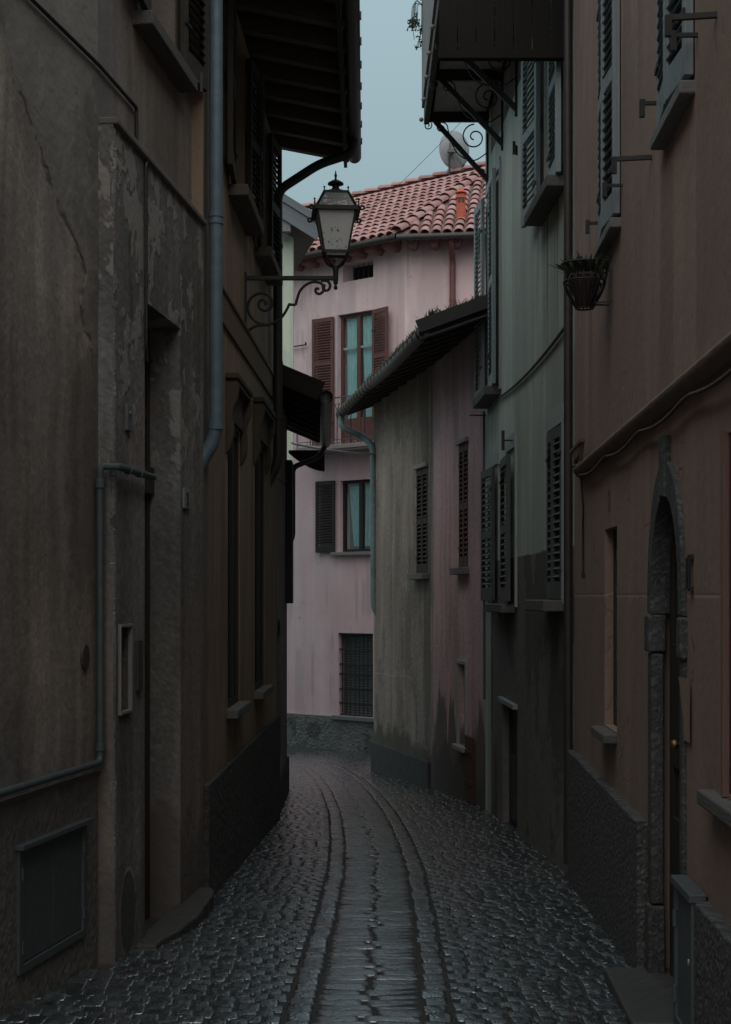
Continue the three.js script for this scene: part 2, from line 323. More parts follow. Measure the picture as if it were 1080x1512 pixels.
// ================================================================== HOUSE, LEFT, WITH THE DEEP DOORWAY
{
  const root = thing('plaster_house', 'peeling brown plaster house with tall deep doorway, corner pilaster and grey meter cupboard', 'house', [-1.3, 0, -5]);
  const F1 = new Frame([-1.187 + 0.195 * (3.4 - 6.31), 3.4], [-1.187, 6.31]), Fb = new Frame([-1.187 + 0.195 * (-7 - 6.31), -7], F1.A);
  const F2 = new Frame([-1.12, 6.31], [-0.92, 8.06]);
  const dOf = (u) => 3.4 + u / F1.len * 2.91;
  // weathered wall face: red-brown coat, grey where it has come away, cement roughcast below
  const t1 = tex(F1.len, 4.6, 270, (x, y, o) => {
    const d = dOf(x);
    plaster(x, y, o, [0.215, 0.188, 0.172], { blotch: 0.75, streak: 0.8, grain: 0.4, hue: 0.10 });
    const w = fbm(x * 5, y * 5, 4) - 0.5, w2 = fbm(x * 22, y * 22, 3) - 0.5;
    // grey area next to the pilaster, bounded by a ragged diagonal break
    const edge = 5.64 + (y > 3.03 ? (3.45 - y) * 1.15 : 0.48 + (3.03 - y) * 0.32) + w * 0.22 + w2 * 0.06;
    const inGrey = ss(-0.015, 0.015, d - edge) * ss(2.45, 2.62, y + w * 0.4);
    lay(o, [0.215 + w * 0.12, 0.195 + w * 0.12, 0.18 + w * 0.11], inGrey * 0.85); 
    const rim = Math.exp(-Math.pow((d - edge) / 0.028, 2)) * ss(2.5, 2.7, y) * ss(3.75, 3.5, y + w * 0.3) * ss(0.38, 0.55, fbm(x * 14, y * 14, 3));
    lay(o, [0.05, 0.046, 0.043], rim * 0.75); o[3] += inGrey * 0.10 - rim * 0.5 + w2 * inGrey * 0.4;
    // second ragged break higher up
    const e2 = 5.95 + (3.86 - y) * 0.9 + w * 0.14; const r2 = Math.exp(-Math.pow((d - e2) / 0.018, 2)) * ss(3.45, 3.55, y) * ss(3.92, 3.82, y) * ss(0.42, 0.6, fbm(x * 18 + 4, y * 18, 3));
    lay(o, [0.26, 0.245, 0.23], r2 * 0.55); o[3] -= r2 * 0.35;
    // pale worn patches
    const p1 = ss(0.15, 0.02, Math.hypot((d - 5.9) * 1.4, (y - 2.08) * 0.55) + w * 0.16 + w2 * 0.05); lay(o, [0.26, 0.235, 0.215], p1 * 0.6);
    const p2 = ss(0.60, 0.68, fbm(x * 2.4 + 30, y * 1.5, 4) + w2 * 0.1); lay(o, [0.23, 0.205, 0.19], p2 * 0.45);
    const dk = ss(0.58, 0.7, fbm(x * 1.7 + 9, y * 1.1 + 3, 4) + w2 * 0.12) ; lay(o, [0.075, 0.064, 0.057], dk * 0.5);
    // scratches and small chips
    const ch = ss(0.80, 0.86, vn(x * 31, y * 31)) * ss(0.5, 0.7, fbm(x * 4, y * 4, 2)); lay(o, [0.24, 0.22, 0.2], ch * 0.5);
    if (y < 0.82) { const rc = ss(0.80, 0.70, y + w * 0.2); const k = fbm(x * 45, y * 45, 3), k2 = vn(x * 80, y * 60); lay(o, [0.115 * (0.5 + k + 0.3 * k2), 0.108 * (0.5 + k + 0.3 * k2), 0.10 * (0.5 + k + 0.3 * k2)], rc); o[3] = mix(o[3], 0.15 + 0.7 * (0.6 * k + 0.4 * k2), rc); }
  }, 0, -0.3);
  const m1 = texMat(t1, 0.008, 0.95);
  const rect1 = [0, -0.3, F1.len, 4.6];
  const cup = [F1.u(5.49), F1.u(6.15), 0.13, 0.615];
  fpart('wall', wallGeo(0, F1.len + 0.0, -1.4, 4.3, [cup], 0.3, rect1), m1, root, F1);
  const gen = tex(2.5, 3, 200, (x, y, o) => plaster(x, y, o, [0.20, 0.168, 0.150], { blotch: 0.5, streak: 0.5, grain: 0.3, hue: 0.1, seedx: 30 }));
  const mgen = texMat(gen, 0.006, 0.95);
  fpart('wall', wallGeo(0, F1.len, 4.3, 6.2, [], 0.3, [0, 0, 2.5, 3]), mgen, root, F1);
  fpart('wall', wallGeo(0, Fb.len, -1.4, 6.2, [], 0.3, [0, 0, 2.5, 3]), mgen, root, Fb);
  // upper wall beyond the pilaster, set back
  const Fu = new Frame([-1.187, 6.31], [-0.987, 8.06]);
  const wu = [Fu.u(6.98), Fu.u(7.68), 4.43, 6.0];
  fpart('wall', wallGeo(0, Fu.len, 3.69, 6.2, [wu], 0.28, [0, 0, 2.5, 3]), mgen, root, Fu);
  // thicker lower wall with the doorway
  const t2 = tex(1.8, 4.2, 250, (x, y, o) => {
    plaster(x, y, o, [0.175, 0.163, 0.155], { blotch: 0.6, streak: 0.75, grain: 0.5, hue: 0.08, seedx: 50 });
    const w = fbm(x * 7, y * 7, 4) - 0.5, w2 = fbm(x * 26, y * 26, 3) - 0.5;
    const red = ss(0.52, 0.62, fbm(x * 2 + 8, y * 0.9 + 2, 4) + w2 * 0.1) * ss(2.7, 2.4, y + w); lay(o, [0.205, 0.148, 0.12], red * 0.6);
    const chips = ss(0.57, 0.63, fbm(x * 9 + 3, y * 5, 4) + w2 * 0.25) * ss(2.2, 2.6, y + w); lay(o, [0.36, 0.33, 0.305], chips * 0.6); o[3] += chips * 0.3 + w2 * 0.3;
    const br = Math.exp(-Math.pow((x - 0.27 - w * 0.12) / 0.02, 2)) * ss(2.7, 2.9, y) * ss(3.4, 3.2, y + w * 0.5); lay(o, [0.06, 0.055, 0.052], br * 0.7); o[3] -= br * 0.4;
    const low = ss(0.42, 0.3, y + w * 0.5 + w2 * 0.15); lay(o, [0.095, 0.086, 0.08], low * 0.6);
    const ov = Math.hypot((x - 0.24) / 0.13, (y - 0.13) / 0.2); const ring = Math.exp(-Math.pow((ov - 1) / 0.06, 2)) * ss(0.38, 0.5, fbm(x * 12, y * 12, 3)); lay(o, [0.06, 0.058, 0.055], ss(1, 0.92, ov) * 0.7); lay(o, [0.3, 0.29, 0.27], ring * 0.6); o[3] += ring * 0.3;
  }, 0, -0.4);
  const m2 = texMat(t2, 0.009, 0.95), rect2 = [0, -0.4, 1.8, 4.2];
  const door = [F2.u(6.83), F2.u(7.53), -1.4, 3.01];
  { // the wall as two piers and a lintel
    const box1 = [F2.u(6.385), F2.u(6.575), 1.06, 1.465];
    fpart('wall', wallGeo(0, door[0], -1.4, 3.69, [box1], 0.33, rect2), m2, root, F2);
    fpart('wall', wallGeo(door[0], door[1], 3.01, 3.69, [], 0.33, rect2), m2, root, F2);
    fpart('wall', wallGeo(door[1], F2.len, -1.4, 3.69, [], 0.33, rect2), m2, root, F2);
    // letter slot box in the pier
    const bz = part('letter_box', mg([bx(0.012, 0.41, 0.02, box1[0] + 0.006, 1.2625, 0.004), bx(0.012, 0.41, 0.02, box1[1] - 0.006, 1.2625, 0.004), bx(box1[1] - box1[0] - 0.024, 0.012, 0.022, (box1[0] + box1[1]) / 2, 1.459, 0.005), bx(box1[1] - box1[0] - 0.024, 0.012, 0.022, (box1[0] + box1[1]) / 2, 1.066, 0.005)]), M.tint(0.3, 0.29, 0.28, 0.5), root); put(bz, F2, 0, 0, 0);
    part('flap', bx(box1[1] - box1[0] - 0.03, 0.37, 0.01, (box1[0] + box1[1]) / 2, 1.2625, -0.04), M.tint(0.06, 0.055, 0.05, 0.5), bz);
    part('keyhole', bx(0.008, 0.05, 0.008, box1[0] + 0.12, 1.27, -0.03), M.tint(0.5, 0.5, 0.48, 0.3), bz);
    const m3 = part('meter_plate', bx(F2.u(6.746) - F2.u(6.666), 0.24, 0.014, 0, 0, 0.008, 0.003), M.tint(0.07, 0.068, 0.065, 0.5), root); put(m3, F2, F2.u(6.706), 1.266, 0);
    const bell = part('bell_plate', mg([bx(0.075, 0.12, 0.014, 0, 0, 0.007, 0.003), cyl(0.012, 0.012, 0.012, 0, 0, 0, 12).rotateX(Math.PI / 2).translate(0, 0.02, 0.016)]), M.tint(0.15, 0.17, 0.18, 0.45), root); put(bell, F2, F2.u(6.53), 2.412, 0);
    const num = part('number_plate', bx(0.13, 0.108, 0.012, 0, 0, 0.006, 0.003), M.tint(0.26, 0.28, 0.29, 0.5), root); put(num, F2, F2.u(7.64), 2.115, 0);
    part('numeral', mg([bx(0.02, 0.07, 0.004, 0, 0, 0.014), bx(0.045, 0.014, 0.004, 0, -0.026, 0.0142), bx(0.018, 0.014, 0.004, -0.012, 0.024, 0.0144)]), M.dark, num);
  }
  // pilaster return facing down the street gets its own pale worn edge
  part('edge_bead', (() => { const pts = []; for (let i = 0; i <= 60; i++) { const y = -0.2 + i * 3.87 / 60; pts.push(F2.p(0.012 + 0.004 * vn(i, 3), y, -0.008 + 0.003 * vn(i, 9)).sub(root.position)); } return sweep(pts, (t) => 0.011 + 0.006 * vn(t * 60, 1), 6); })(), m2, root);
  // ledge on top of the thick wall
  const lg = part('ledge', bx(F2.len + 0.01, 0.035, 0.1, F2.len / 2, 0, -0.028, 0.01), M.tint(0.2, 0.19, 0.18, 0.9, 0.004), root); put(lg, F2, 0, 3.705, 0);
  // the door at the back of the recess
  const dw = door[1] - door[0];
  const dd = part('door', mg([bx(dw, 0.14, 0.08, dw / 2, 2.2, 0.02), bx(0.06, 3.6, 0.07, 0.03, 1.2, 0), bx(0.06, 3.6, 0.07, dw - 0.03, 1.2, 0), bx(dw - 0.12, 3.6, 0.04, dw / 2, 1.2, -0.02)]), M.wood(0.045, 0.037, 0.032), root); put(dd, F2, door[0], 0, -0.2);
  for (const [y0, y1] of [[0.05, 0.7], [0.8, 1.45], [1.55, 2.05]]) part('door_panel', bx(dw - 0.26, y1 - y0, 0.02, dw / 2, (y0 + y1) / 2, 0.008, 0.006), dd.material, dd);
  part('transom_bar', bx(dw - 0.12, 0.05, 0.05, dw / 2, 2.55, 0.01), dd.material, dd);
  part('handle', new THREE.SphereGeometry(0.022, 12, 8).translate(0.1, 1.02, 0.05), M.tint(0.7, 0.7, 0.68, 0.25, 0.0002, { metalness: 1 }), dd);
  // worn threshold stone
  {
    const s = new THREE.Shape(); const a = F2.u(6.70), b = F2.u(7.98);
    s.moveTo(a, -0.02); s.lineTo(b, -0.02); s.lineTo(b, 0.03); for (let i = 0; i <= 14; i++) { const t = i / 14; s.lineTo(mix(b, a, t), 0.03 + 0.09 * Math.sin(Math.PI * Math.min(1, t * 0.75 + 0.1)) + 0.02 * vn(i * 3.1, 4)); } s.closePath();
    const g = new THREE.ExtrudeGeometry(s, { depth: 0.5, bevelEnabled: true, bevelSize: 0.012, bevelThickness: 0.012, bevelSegments: 2 }).rotateX(Math.PI / 2);
    const st = part('threshold', g, M.tint(0.06, 0.055, 0.05, 0.6, 0.006), root); put(st, F2, 0, -0.055, 0);
  }
  // pipe: along the left wall, up the corner, round the pilaster into the doorway
  {
    const r = 0.0165, o = 0.03;
    const P = [F1.p(0.2, 0.862, o), F1.p(F1.len - 0.05, 0.862, o), F1.p(F1.len - 0.05, 2.165, o)];
    const c0 = F2.p(-0.035, 2.165, 0.0), c1 = F2.p(-0.035, 2.165, 0.035);
    P.push(c0.clone().add(v3(0.0, 0, 0)), c1, F2.p(door[0] + 0.03, 2.165, 0.035));
    wpart('water_pipe', poly(P, r, 10), M.pipeGreen, root);
    const cl = [];
    for (const u of [0.12, 0.3]) cl.push(cyl(r + 0.006, r + 0.006, 0.022, 0, 0, 0, 12).rotateZ(Math.PI / 2).applyQuaternion(F2.q).translate(...F2.p(u, 2.165, 0.035).toArray()));
    cl.push(cyl(r + 0.006, r + 0.006, 0.04).translate(...F1.p(F1.len - 0.05, 2.09, o).toArray()), cyl(r + 0.006, r + 0.006, 0.03).translate(...F1.p(F1.len - 0.05, 0.93, o).toArray()));
    for (const g of cl) wpart('pipe_clamp', g, M.pipeGreen, root);
    const l2 = part('wall_ledge', bx(F1.len, 0.02, 0.03, F1.len / 2, 0, 0.0, 0.006), M.tint(0.2, 0.185, 0.17, 0.9, 0.003), root); put(l2, F1, 0, 0.815, 0);
  }
  // cable under the upper storey
  wpart('cable', poly([F1.p(0, 3.945, 0.014), F1.p(F1.len, 3.94, 0.014), Fu.p(Fu.u(6.88), 3.955, 0.014), Fu.p(Fu.u(6.89), 3.72, 0.014), Fu.p(Fu.u(6.89), 3.7, 0.06), F2.p(F2.u(6.80), 3.66, 0.015), F2.p(F2.u(6.80), 2.8, 0.015), F2.p(F2.u(6.835), 2.72, 0.012)], 0.009, 6), M.iron, root);
  // meter cupboard
  {
    const w = cup[1] - cup[0], h = cup[3] - cup[2], m = M.tint(0.085, 0.10, 0.105, 0.5, 0.0006);
    const f = part('meter_cupboard', mg([bx(0.03, h, 0.03, 0.015, h / 2, 0), bx(0.03, h, 0.03, w - 0.015, h / 2, 0), bx(w - 0.06, 0.03, 0.029, w / 2, 0.015, 0), bx(w - 0.06, 0.03, 0.029, w / 2, h - 0.015, 0), bx(w + 0.03, 0.022, 0.06, w / 2, h + 0.008, 0.008, 0.004)]), m, root); put(f, F1, cup[0], cup[2], -0.002);
    const lw = (w - 0.06) / 2 - 0.004;
    for (let i = 0; i < 2; i++) {
      const l = part('leaf', bx(lw, h - 0.066, 0.016, 0.03 + 0.002 + lw / 2 + i * (lw + 0.004), h / 2, -0.004, 0.003), m, f);
      for (const y of [0.1, h - 0.1]) part('hinge', cyl(0.008, 0.008, 0.05, i ? w - 0.026 : 0.026, y, 0.012, 8), m, l);
    }
    part('cupboard_back', bx(w, h, 0.01, w / 2, h / 2, -0.1), M.room, f);
  }
  // oval plate
  { const p = part('oval_plate', new THREE.CylinderGeometry(0.055, 0.06, 0.014, 20).scale(0.7, 1, 1).rotateX(Math.PI / 2), M.tint(0.06, 0.055, 0.052, 0.6), root); put(p, F1, F1.u(6.15), 1.33, 0.005); }
  // window over the doorway
  {
    sill(root, Fu, Fu.u(6.86), Fu.u(7.8), 4.35, 0.1, 0.07, M.tint(0.12, 0.11, 0.1, 0.9, 0.004));
    windowFill(root, Fu, wu[0], wu[1], wu[2], wu[3], 0.16, M.woodDark);
    const a = shutter(root, 0.37, 1.56, M.woodDark, { s: -1 }); put(a, Fu, wu[0], 4.44, 0.045, 0.06);
    const b = shutter(root, 0.37, 1.56, M.woodDark, { s: 1 }); put(b, Fu, wu[1], 4.44, 0.045, -0.1);
    wpart('shutter_stay', mg([bar(Fu.p(wu[1] + 0.15, 4.42, 0).toArray(), Fu.p(wu[1] + 0.15, 4.42, 0.12).toArray(), 0.014, 0.014), bar(Fu.p(wu[1] + 0.15, 4.36, 0.113).toArray(), Fu.p(wu[1] + 0.15, 4.47, 0.113).toArray(), 0.016, 0.016)]), M.iron, root);
  }
  mass(root, [[-1.187 - 0.31 + 0.195 * (-7 - 6.31), -6.9], [-1.50, 6.2], [-1.33, 8.0], [-6, 8.0], [-9, -6.9]], -1.4, 6.15, M.core);
  wpart('roof', quadSlab([[-0.85, 6.3, -8.1], [-6.5, 8.3, -8.1], [-8.5, 8.3, 7], [-3.4, 6.3, 7]], 0.2), M.woodSoffit, root);
  fpart('cornice', bx(Fu.len, 0.1, 0.12, Fu.len / 2, 6.08, 0.03), M.stoneDark, root, Fu);
}

// ================================================================== BROWN HOUSE, LEFT, WITH THE OPEN EAVES
{
  const root = thing('brown_house', 'warm brown house under deep dark rafter eaves with bracket lamp and tall shutters', 'house', [-1, -0.3, -10]);
  const F = new Frame([-0.92, 8.06], [-0.80, 12.8]);
  const t = tex(4.8, 6.2, 150, (x, y, o) => {
    plaster(x, y, o, [0.275, 0.195, 0.138], { blotch: 0.32, streak: 0.4, grain: 0.2, seedx: 110 });
    const w = fbm(x * 6, y * 6, 4) - 0.5; const g = ss(0.56, 0.68, fbm(x * 2 + 3, y * 0.7, 4) + w * 0.15); lay(o, [0.15, 0.115, 0.085], g * 0.5);
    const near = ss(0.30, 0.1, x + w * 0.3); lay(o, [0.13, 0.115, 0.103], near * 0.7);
  }, 0, -0.6);
  const m = texMat(t, 0.005, 0.95);
  const wA = [F.u(9.3), F.u(10.2), 4.27, 5.45], wB = [F.u(10.95), F.u(11.85), 4.27, 5.45], wC = [F.u(9.2), F.u(9.85), 0.86, 2.72], wD = [F.u(10.9), F.u(11.65), 0.86, 2.8];
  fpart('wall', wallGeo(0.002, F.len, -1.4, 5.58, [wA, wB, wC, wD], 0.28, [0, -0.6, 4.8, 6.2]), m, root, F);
  // plinth, string band
  const tp = tex(2, 1, 300, (x, y, o) => { const k = fbm(x * 30, y * 30, 4); plaster(x, y, o, [0.05, 0.047, 0.044], { blotch: 0.4, streak: 0.2, grain: 0.5 }); o[3] = k; });
  fpart('plinth', uvRect(bx(F.len - 0.03, 2.1, 0.035, F.len / 2 + 0.0, -0.53, 0.0155, 0.008), [0, 0, 2, 1]), texMat(tp, 0.012, 0.95), root, F);
  fpart('string_band', mg([bx(F.len - 0.25, 0.19, 0.02, F.len / 2 + 0.1, 3.385, 0.008, 0.004), bx(F.len - 0.25, 0.026, 0.035, F.len / 2 + 0.1, 3.49, 0.014, 0.006)]), M.tint(0.2, 0.135, 0.095), root, F);
  for (const [w, o1, o2] of [[wA, 0.06, -0.12], [wB, 0.1, -0.1]]) {
    sill(root, F, w[0] - 0.08, w[1] + 0.08, 4.19, 0.13, 0.075, M.tint(0.14, 0.12, 0.1, 0.9, 0.003));
    windowFill(root, F, w[0], w[1], w[2], w[3], 0.14, M.woodDark);
    const sw = (w[1] - w[0]) / 2;
    put(shutter(root, sw, 1.17, M.wood(0.05, 0.042, 0.036), { s: -1 }), F, w[0], 4.28, 0.03, o1);
    put(shutter(root, sw, 1.17, M.wood(0.05, 0.042, 0.036), { s: 1 }), F, w[1], 4.28, 0.03, o2);
  }
  for (const w of [wC, wD]) {
    const c = (w[0] + w[1]) / 2, ww = w[1] - w[0];
    sill(root, F, w[0] - 0.07, w[1] + 0.07, w[2] - 0.06, 0.075, 0.06, M.tint(0.17, 0.16, 0.15, 0.85, 0.003));
    windowFill(root, F, w[0], w[1], w[2], w[3], 0.03, M.woodDark);
    // carved hood over the window: shelf, frieze and two drooping side scrolls
    const hood = part('window_hood', mg([bx(ww + 0.26, 0.04, 0.09, 0, 0.29, 0.04, 0.01), bx(ww + 0.22, 0.03, 0.08, 0, 0.25, 0.035, 0.008), bx(ww + 0.12, 0.22, 0.03, 0, 0.13, 0.012, 0.005)]), M.tint(0.1, 0.075, 0.055, 0.9, 0.003), root); put(hood, F, c, w[3] - 0.01, 0);
    for (const s of [-1, 1]) {
      const sh = new THREE.Shape(); sh.moveTo(0, 0.24); sh.lineTo(0.07, 0.24); sh.bezierCurveTo(0.075, 0.1, 0.02, 0.1, 0.035, 0.0); sh.bezierCurveTo(0.05, -0.08, 0.03, -0.16, 0.0, -0.2); sh.closePath();
      const b = part('hood_bracket', new THREE.ExtrudeGeometry(sh, { depth: 0.06, bevelEnabled: true, bevelSize: 0.006, bevelThickness: 0.006, bevelSegments: 1 }).rotateY(-Math.PI / 2).translate(s * (ww / 2 + 0.08) + 0.03, 0, 0.004), hood.material, hood);
    }
    // rolled window bars
    for (let i = 0; i < 4; i++) fpart('window_bar', cyl(0.008, 0.008, w[3] - w[2], w[0] + ww * (i + 1) / 5, (w[2] + w[3]) / 2, -0.02, 6), M.iron, root, F);
  }
  // roof with open eaves
  const dA = 7.95, dB = 12.86, xo = -0.20, yo = 5.50;
  const roofY = (x) => yo + (xo - x) * 0.22;
  const roof = wpart('roof', quadSlab([[xo, yo + 0.16, -dA], [xo, yo + 0.16, -dB], [-5.5, roofY(-5.5) + 0.16, -dB], [-5.5, roofY(-5.5) + 0.16, -dA]].reverse(), 0.045), M.woodSoffit, root);
  for (let i = 0, d = 12.78; d > 8; d -= 0.43, i++) { const r = part('rafter', bar([xo + 0.06, yo + 0.052, -d], [-1.25, roofY(-1.25) + 0.036, -d], 0.085, 0.115).translate(-root.position.x, -root.position.y, -root.position.z), M.rafter, roof); r.position.set(0, 0, 0); }
  for (let i = 0; i < 5; i++) { const x = xo - 0.08 - i * 0.15; part('soffit_batten', bar([x, roofY(x) + 0.105, -dA], [x, roofY(x) + 0.105, -dB], 0.03, 0.012).translate(-root.position.x, -root.position.y, -root.position.z), M.woodSoffit, roof); }
  part('fascia', bx(0.03, 0.2, dB - dA, xo + 0.02, yo + 0.06, -(dA + dB) / 2).translate(-root.position.x, -root.position.y, -root.position.z), M.woodDark, roof);
  // gutter: half-round channel
  {
    const sh = new THREE.Shape(); sh.absarc(0, 0, 0.062, Math.PI, 0, false); sh.lineTo(0.056, 0); sh.absarc(0, 0, 0.056, 0, Math.PI, true); sh.closePath();
    const g = new THREE.ExtrudeGeometry(sh, { depth: dB - dA + 0.04, bevelEnabled: false, curveSegments: 10 }).translate(xo + 0.1, yo + 0.07, -dB - 0.02);
    const gu = wpart('gutter', g, M.pipeDark, root);
    for (let d = 8.4; d < dB; d += 0.45) part('gutter_hook', bx(0.012, 0.05, 0.03, xo + 0.166 - root.position.x, yo + 0.07 - root.position.y, -d - root.position.z), M.pipeDark, gu);
    part('gutter_end', new THREE.CylinderGeometry(0.062, 0.062, 0.01, 16).rotateX(Math.PI / 2).translate(xo + 0.1 - root.position.x, yo + 0.068 - root.position.y, -dB - 0.02 - root.position.z), M.pipeDark, gu);
    // tile ends above the gutter
    for (let d = 8.1; d < dB; d += 0.2) part('tile', new THREE.CylinderGeometry(0.075, 0.085, 0.5, 8, 1, true, -Math.PI / 2, Math.PI).rotateX(-Math.PI / 2).rotateY(-Math.PI / 2).rotateZ(-0.215).translate(xo - 0.17 - root.position.x, yo + 0.215 - root.position.y, -d - root.position.z), M.tint(0.3, 0.14, 0.1, 0.9, 0.003, { side: THREE.DoubleSide }), roof);
  }
  // downpipe of the eaves
  {
    const d = -12.25;
    wpart('downpipe', poly([[xo + 0.1, yo + 0.02, d], [xo + 0.08, yo - 0.1, d], [xo - 0.20, yo - 0.19, d], [-0.755, 5.08, d], [-0.755, 2.72, d], [-0.86, 2.52, d]], 0.04, 14), M.pipeDark, root);
    for (const y of [4.6, 3.1]) wpart('pipe_clamp', cyl(0.046, 0.046, 0.03, -0.755, y, d, 14), M.iron, root);
    wpart('pipe_spike', bar([-0.755, 2.6, d], [-0.66, 2.52, d], 0.01, 0.01), M.iron, root);
  }
  // blue-grey downpipe where the two houses meet
  {
    const x = -0.852, d = -8.1;
    wpart('downpipe', poly([[x, 6.2, d], [x, 2.56, d], [x - 0.02, 2.46, d], [x - 0.1, 2.33, d]], 0.039, 18), M.pipeBlue, root).userData.label = 'blue grey downpipe at the joint of the houses';
    [3.76, 3.72, 2.565].forEach((y, i) => wpart('pipe_collar', cyl(i === 2 ? 0.046 : 0.044, i === 2 ? 0.046 : 0.044, i === 2 ? 0.05 : 0.022, x, y, d, 18), M.pipeBlue, root));
  }
  mass(root, [[-1.22, 8.12], [-1.10, 12.8], [-6, 12.8], [-6, 8.12]], -1.4, 5.9, M.core);
  // far gable end of the house, flush side
  wpart('gable_wall', bx(4.9, 7.6, 0.06, -3.27, 2.0, -12.76), M.tint(0.3, 0.22, 0.16), root);
}

// ================================================================== LOW HOUSE BEHIND IT, WITH THE LOW EAVES
{
  const root = thing('low_house', 'low grey house past the brown one with low black eaves and arched doorway', 'house', [-0.9, -0.6, -14]);
  const F = new Frame([-0.815, 12.86], [-0.876, 15.86]);
  const t = tex(3, 4.4, 160, (x, y, o) => plaster(x, y, o, [0.16, 0.155, 0.15], { blotch: 0.5, streak: 0.6, grain: 0.3, seedx: 160 }));
  const arch = new THREE.Path(); const a0 = F.u(13.2), a1 = F.u(14.1), ya = 1.15; arch.moveTo(a0, -1.3); arch.lineTo(a0, ya); arch.absellipse((a0 + a1) / 2, ya, (a1 - a0) / 2, 0.22, Math.PI, 0, true); arch.lineTo(a1, -1.3); arch.closePath();
  fpart('wall', wallGeo(0, F.len, -1.5, 4.0, [arch], 0.3, [0, 0, 3, 4.4]), texMat(t, 0.007, 0.95), root, F);
  const d = part('door', mg([0, 1, 2, 3, 4].map((i) => bx(0.17, 2.8, 0.03, 0.09 + i * 0.178, 0, 0, 0.004))), M.woodDark, root); put(d, F, a0, 0.05, -0.2);
  fpart('plinth', bx(F.len - 0.02, 1.4, 0.03, F.len / 2, -0.9, 0.012), M.tint(0.05, 0.048, 0.046, 0.95, 0.006), root, F);
  // jettied corner panel
  fpart('corner_panel', bx(0.5, 1.55, 0.07, F.len - 0.26, 2.28, 0.037, 0.004), M.tint(0.075, 0.075, 0.075, 0.9, 0.004), root, F);
  const oA = [-0.40, 12.95], oB = [-0.515, 16.7], yo = 3.42, rise = 0.42;
  const roof = wpart('roof', quadSlab([[oA[0], yo + 0.1, -oA[1]], [oA[0] - 4, yo + 0.1 + 4 * rise, -oA[1]], [oB[0] - 4, yo + 0.1 + 4 * rise, -oB[1]], [oB[0], yo + 0.1, -oB[1]]], 0.05), M.woodDark, root);
  for (let k = 0; k < 9; k++) { const s = k / 8, x = mix(oA[0], oB[0], s), dd = mix(oA[1] + 0.05, oB[1] - 0.05, s); part('rafter', bar([x - 0.01, yo - 0.0, -dd], [x - 0.62, yo + 0.61 * rise, -dd], 0.07, 0.1).translate(-root.position.x, -root.position.y, -root.position.z), M.woodDark, roof); }
  part('verge_board', bar([oA[0] + 0.0, yo + 0.03, -oA[1] + 0.025], [oA[0] - 2.2, yo + 0.03 + 2.2 * rise, -oA[1] + 0.025], 0.03, 0.17).translate(-root.position.x, -root.position.y, -root.position.z), M.woodDark, roof);
  const gu = wpart('gutter', sweep([v3(oA[0] + 0.045, yo - 0.02, -oA[1]), v3(mix(oA[0], oB[0], 0.5) + 0.045, yo - 0.03, -14.8), v3(oB[0] + 0.045, yo - 0.04, -oB[1])], 0.06, 14), M.tint(0.12, 0.115, 0.11, 0.45), root);
  wpart('downpipe', poly([[oB[0] + 0.04, yo - 0.1, -16.5], [oB[0] - 0.02, yo - 0.22, -16.5], [-0.835, yo - 0.36, -16.3], [-0.835, 2.25, -16.3], [-0.93, 2.1, -16.3]], 0.032, 10), M.pipeDark, root);
  { const sh = new THREE.Shape(); sh.moveTo(0, 0); sh.lineTo(0.42, 0); sh.lineTo(0.42, -0.24); sh.quadraticCurveTo(0.24, -0.24, 0.0, -0.03); sh.closePath();
    wpart('corbel', new THREE.ExtrudeGeometry(sh, { depth: 0.12, bevelEnabled: false }).translate(-0.9, yo - 0.13, -16.75), M.woodDark, root); }
  mass(root, [[-1.13, 12.9], [-1.19, 15.84], [-0.9, 15.88], [-0.95, 16.75], [-6, 16.8], [-6, 12.9]], -1.5, 3.3, M.core);
}

// ================================================================== PALE GREEN GABLED HOUSE
{
  const root = thing('green_gabled_house', 'pale green house with grey boarded gable edge beside the pink house', 'house', [-2, -1, -20]);
  const F = new Frame([-6, 20], [-1.02, 20]), S = new Frame([-1.02, 20.0], [-1.6, 22.4]);
  const t = tex(3, 5, 90, (x, y, o) => plaster(x, y, o, [0.50, 0.55, 0.46], { blotch: 0.15, streak: 0.2, grain: 0.1, seedx: 200 }));
  const m = texMat(t, 0.004, 0.95);
  const s = new THREE.Shape(); s.moveTo(0, -1.5); s.lineTo(4.72, -1.5); s.lineTo(4.72, 3.4); s.lineTo(4.98, 3.4); s.lineTo(4.98, 6.62); s.lineTo(0, 6.62 + 4.98 * 0.62); s.closePath();
  fpart('gable_wall', uvRect(new THREE.ExtrudeGeometry(s, { depth: 0.25, bevelEnabled: false }).translate(0, 0, -0.25), [0, 0, 3, 5]), m, root, F);
  fpart('side_wall', wallGeo(0.01, S.len, 3.41, 6.6, [], 0.25, [0, 0, 3, 5]), m, root, S);
  const roof = wpart('roof', quadSlab([[-0.64, 6.72, -19.72], [-4.64, 6.72 + 4 * 0.62, -19.72], [-5.2, 6.72 + 4 * 0.62, -22.3], [-1.14, 6.72, -22.3]], 0.1), M.tint(0.16, 0.12, 0.1), root);
  part('barge_board', mg([bar([-0.63, 6.60, -19.70], [-4.6, 6.60 + 3.97 * 0.62, -19.70], 0.03, 0.2), bar([-0.60, 6.76, -19.69], [-4.6, 6.76 + 4 * 0.62, -19.69], 0.06, 0.1)]).translate(2, 1, 20), M.tint(0.13, 0.15, 0.17, 0.6), roof);
  part('rafter_end', bx(0.22, 0.16, 0.12, -1.15, 6.72, -19.78).translate(2, 1, 20), M.tint(0.22, 0.21, 0.22), roof);
  mass(root, [[-1.32, 20.2], [-1.9, 22.4], [-6, 22.4], [-6, 20.2]], -1.5, 6.5, M.core);
}

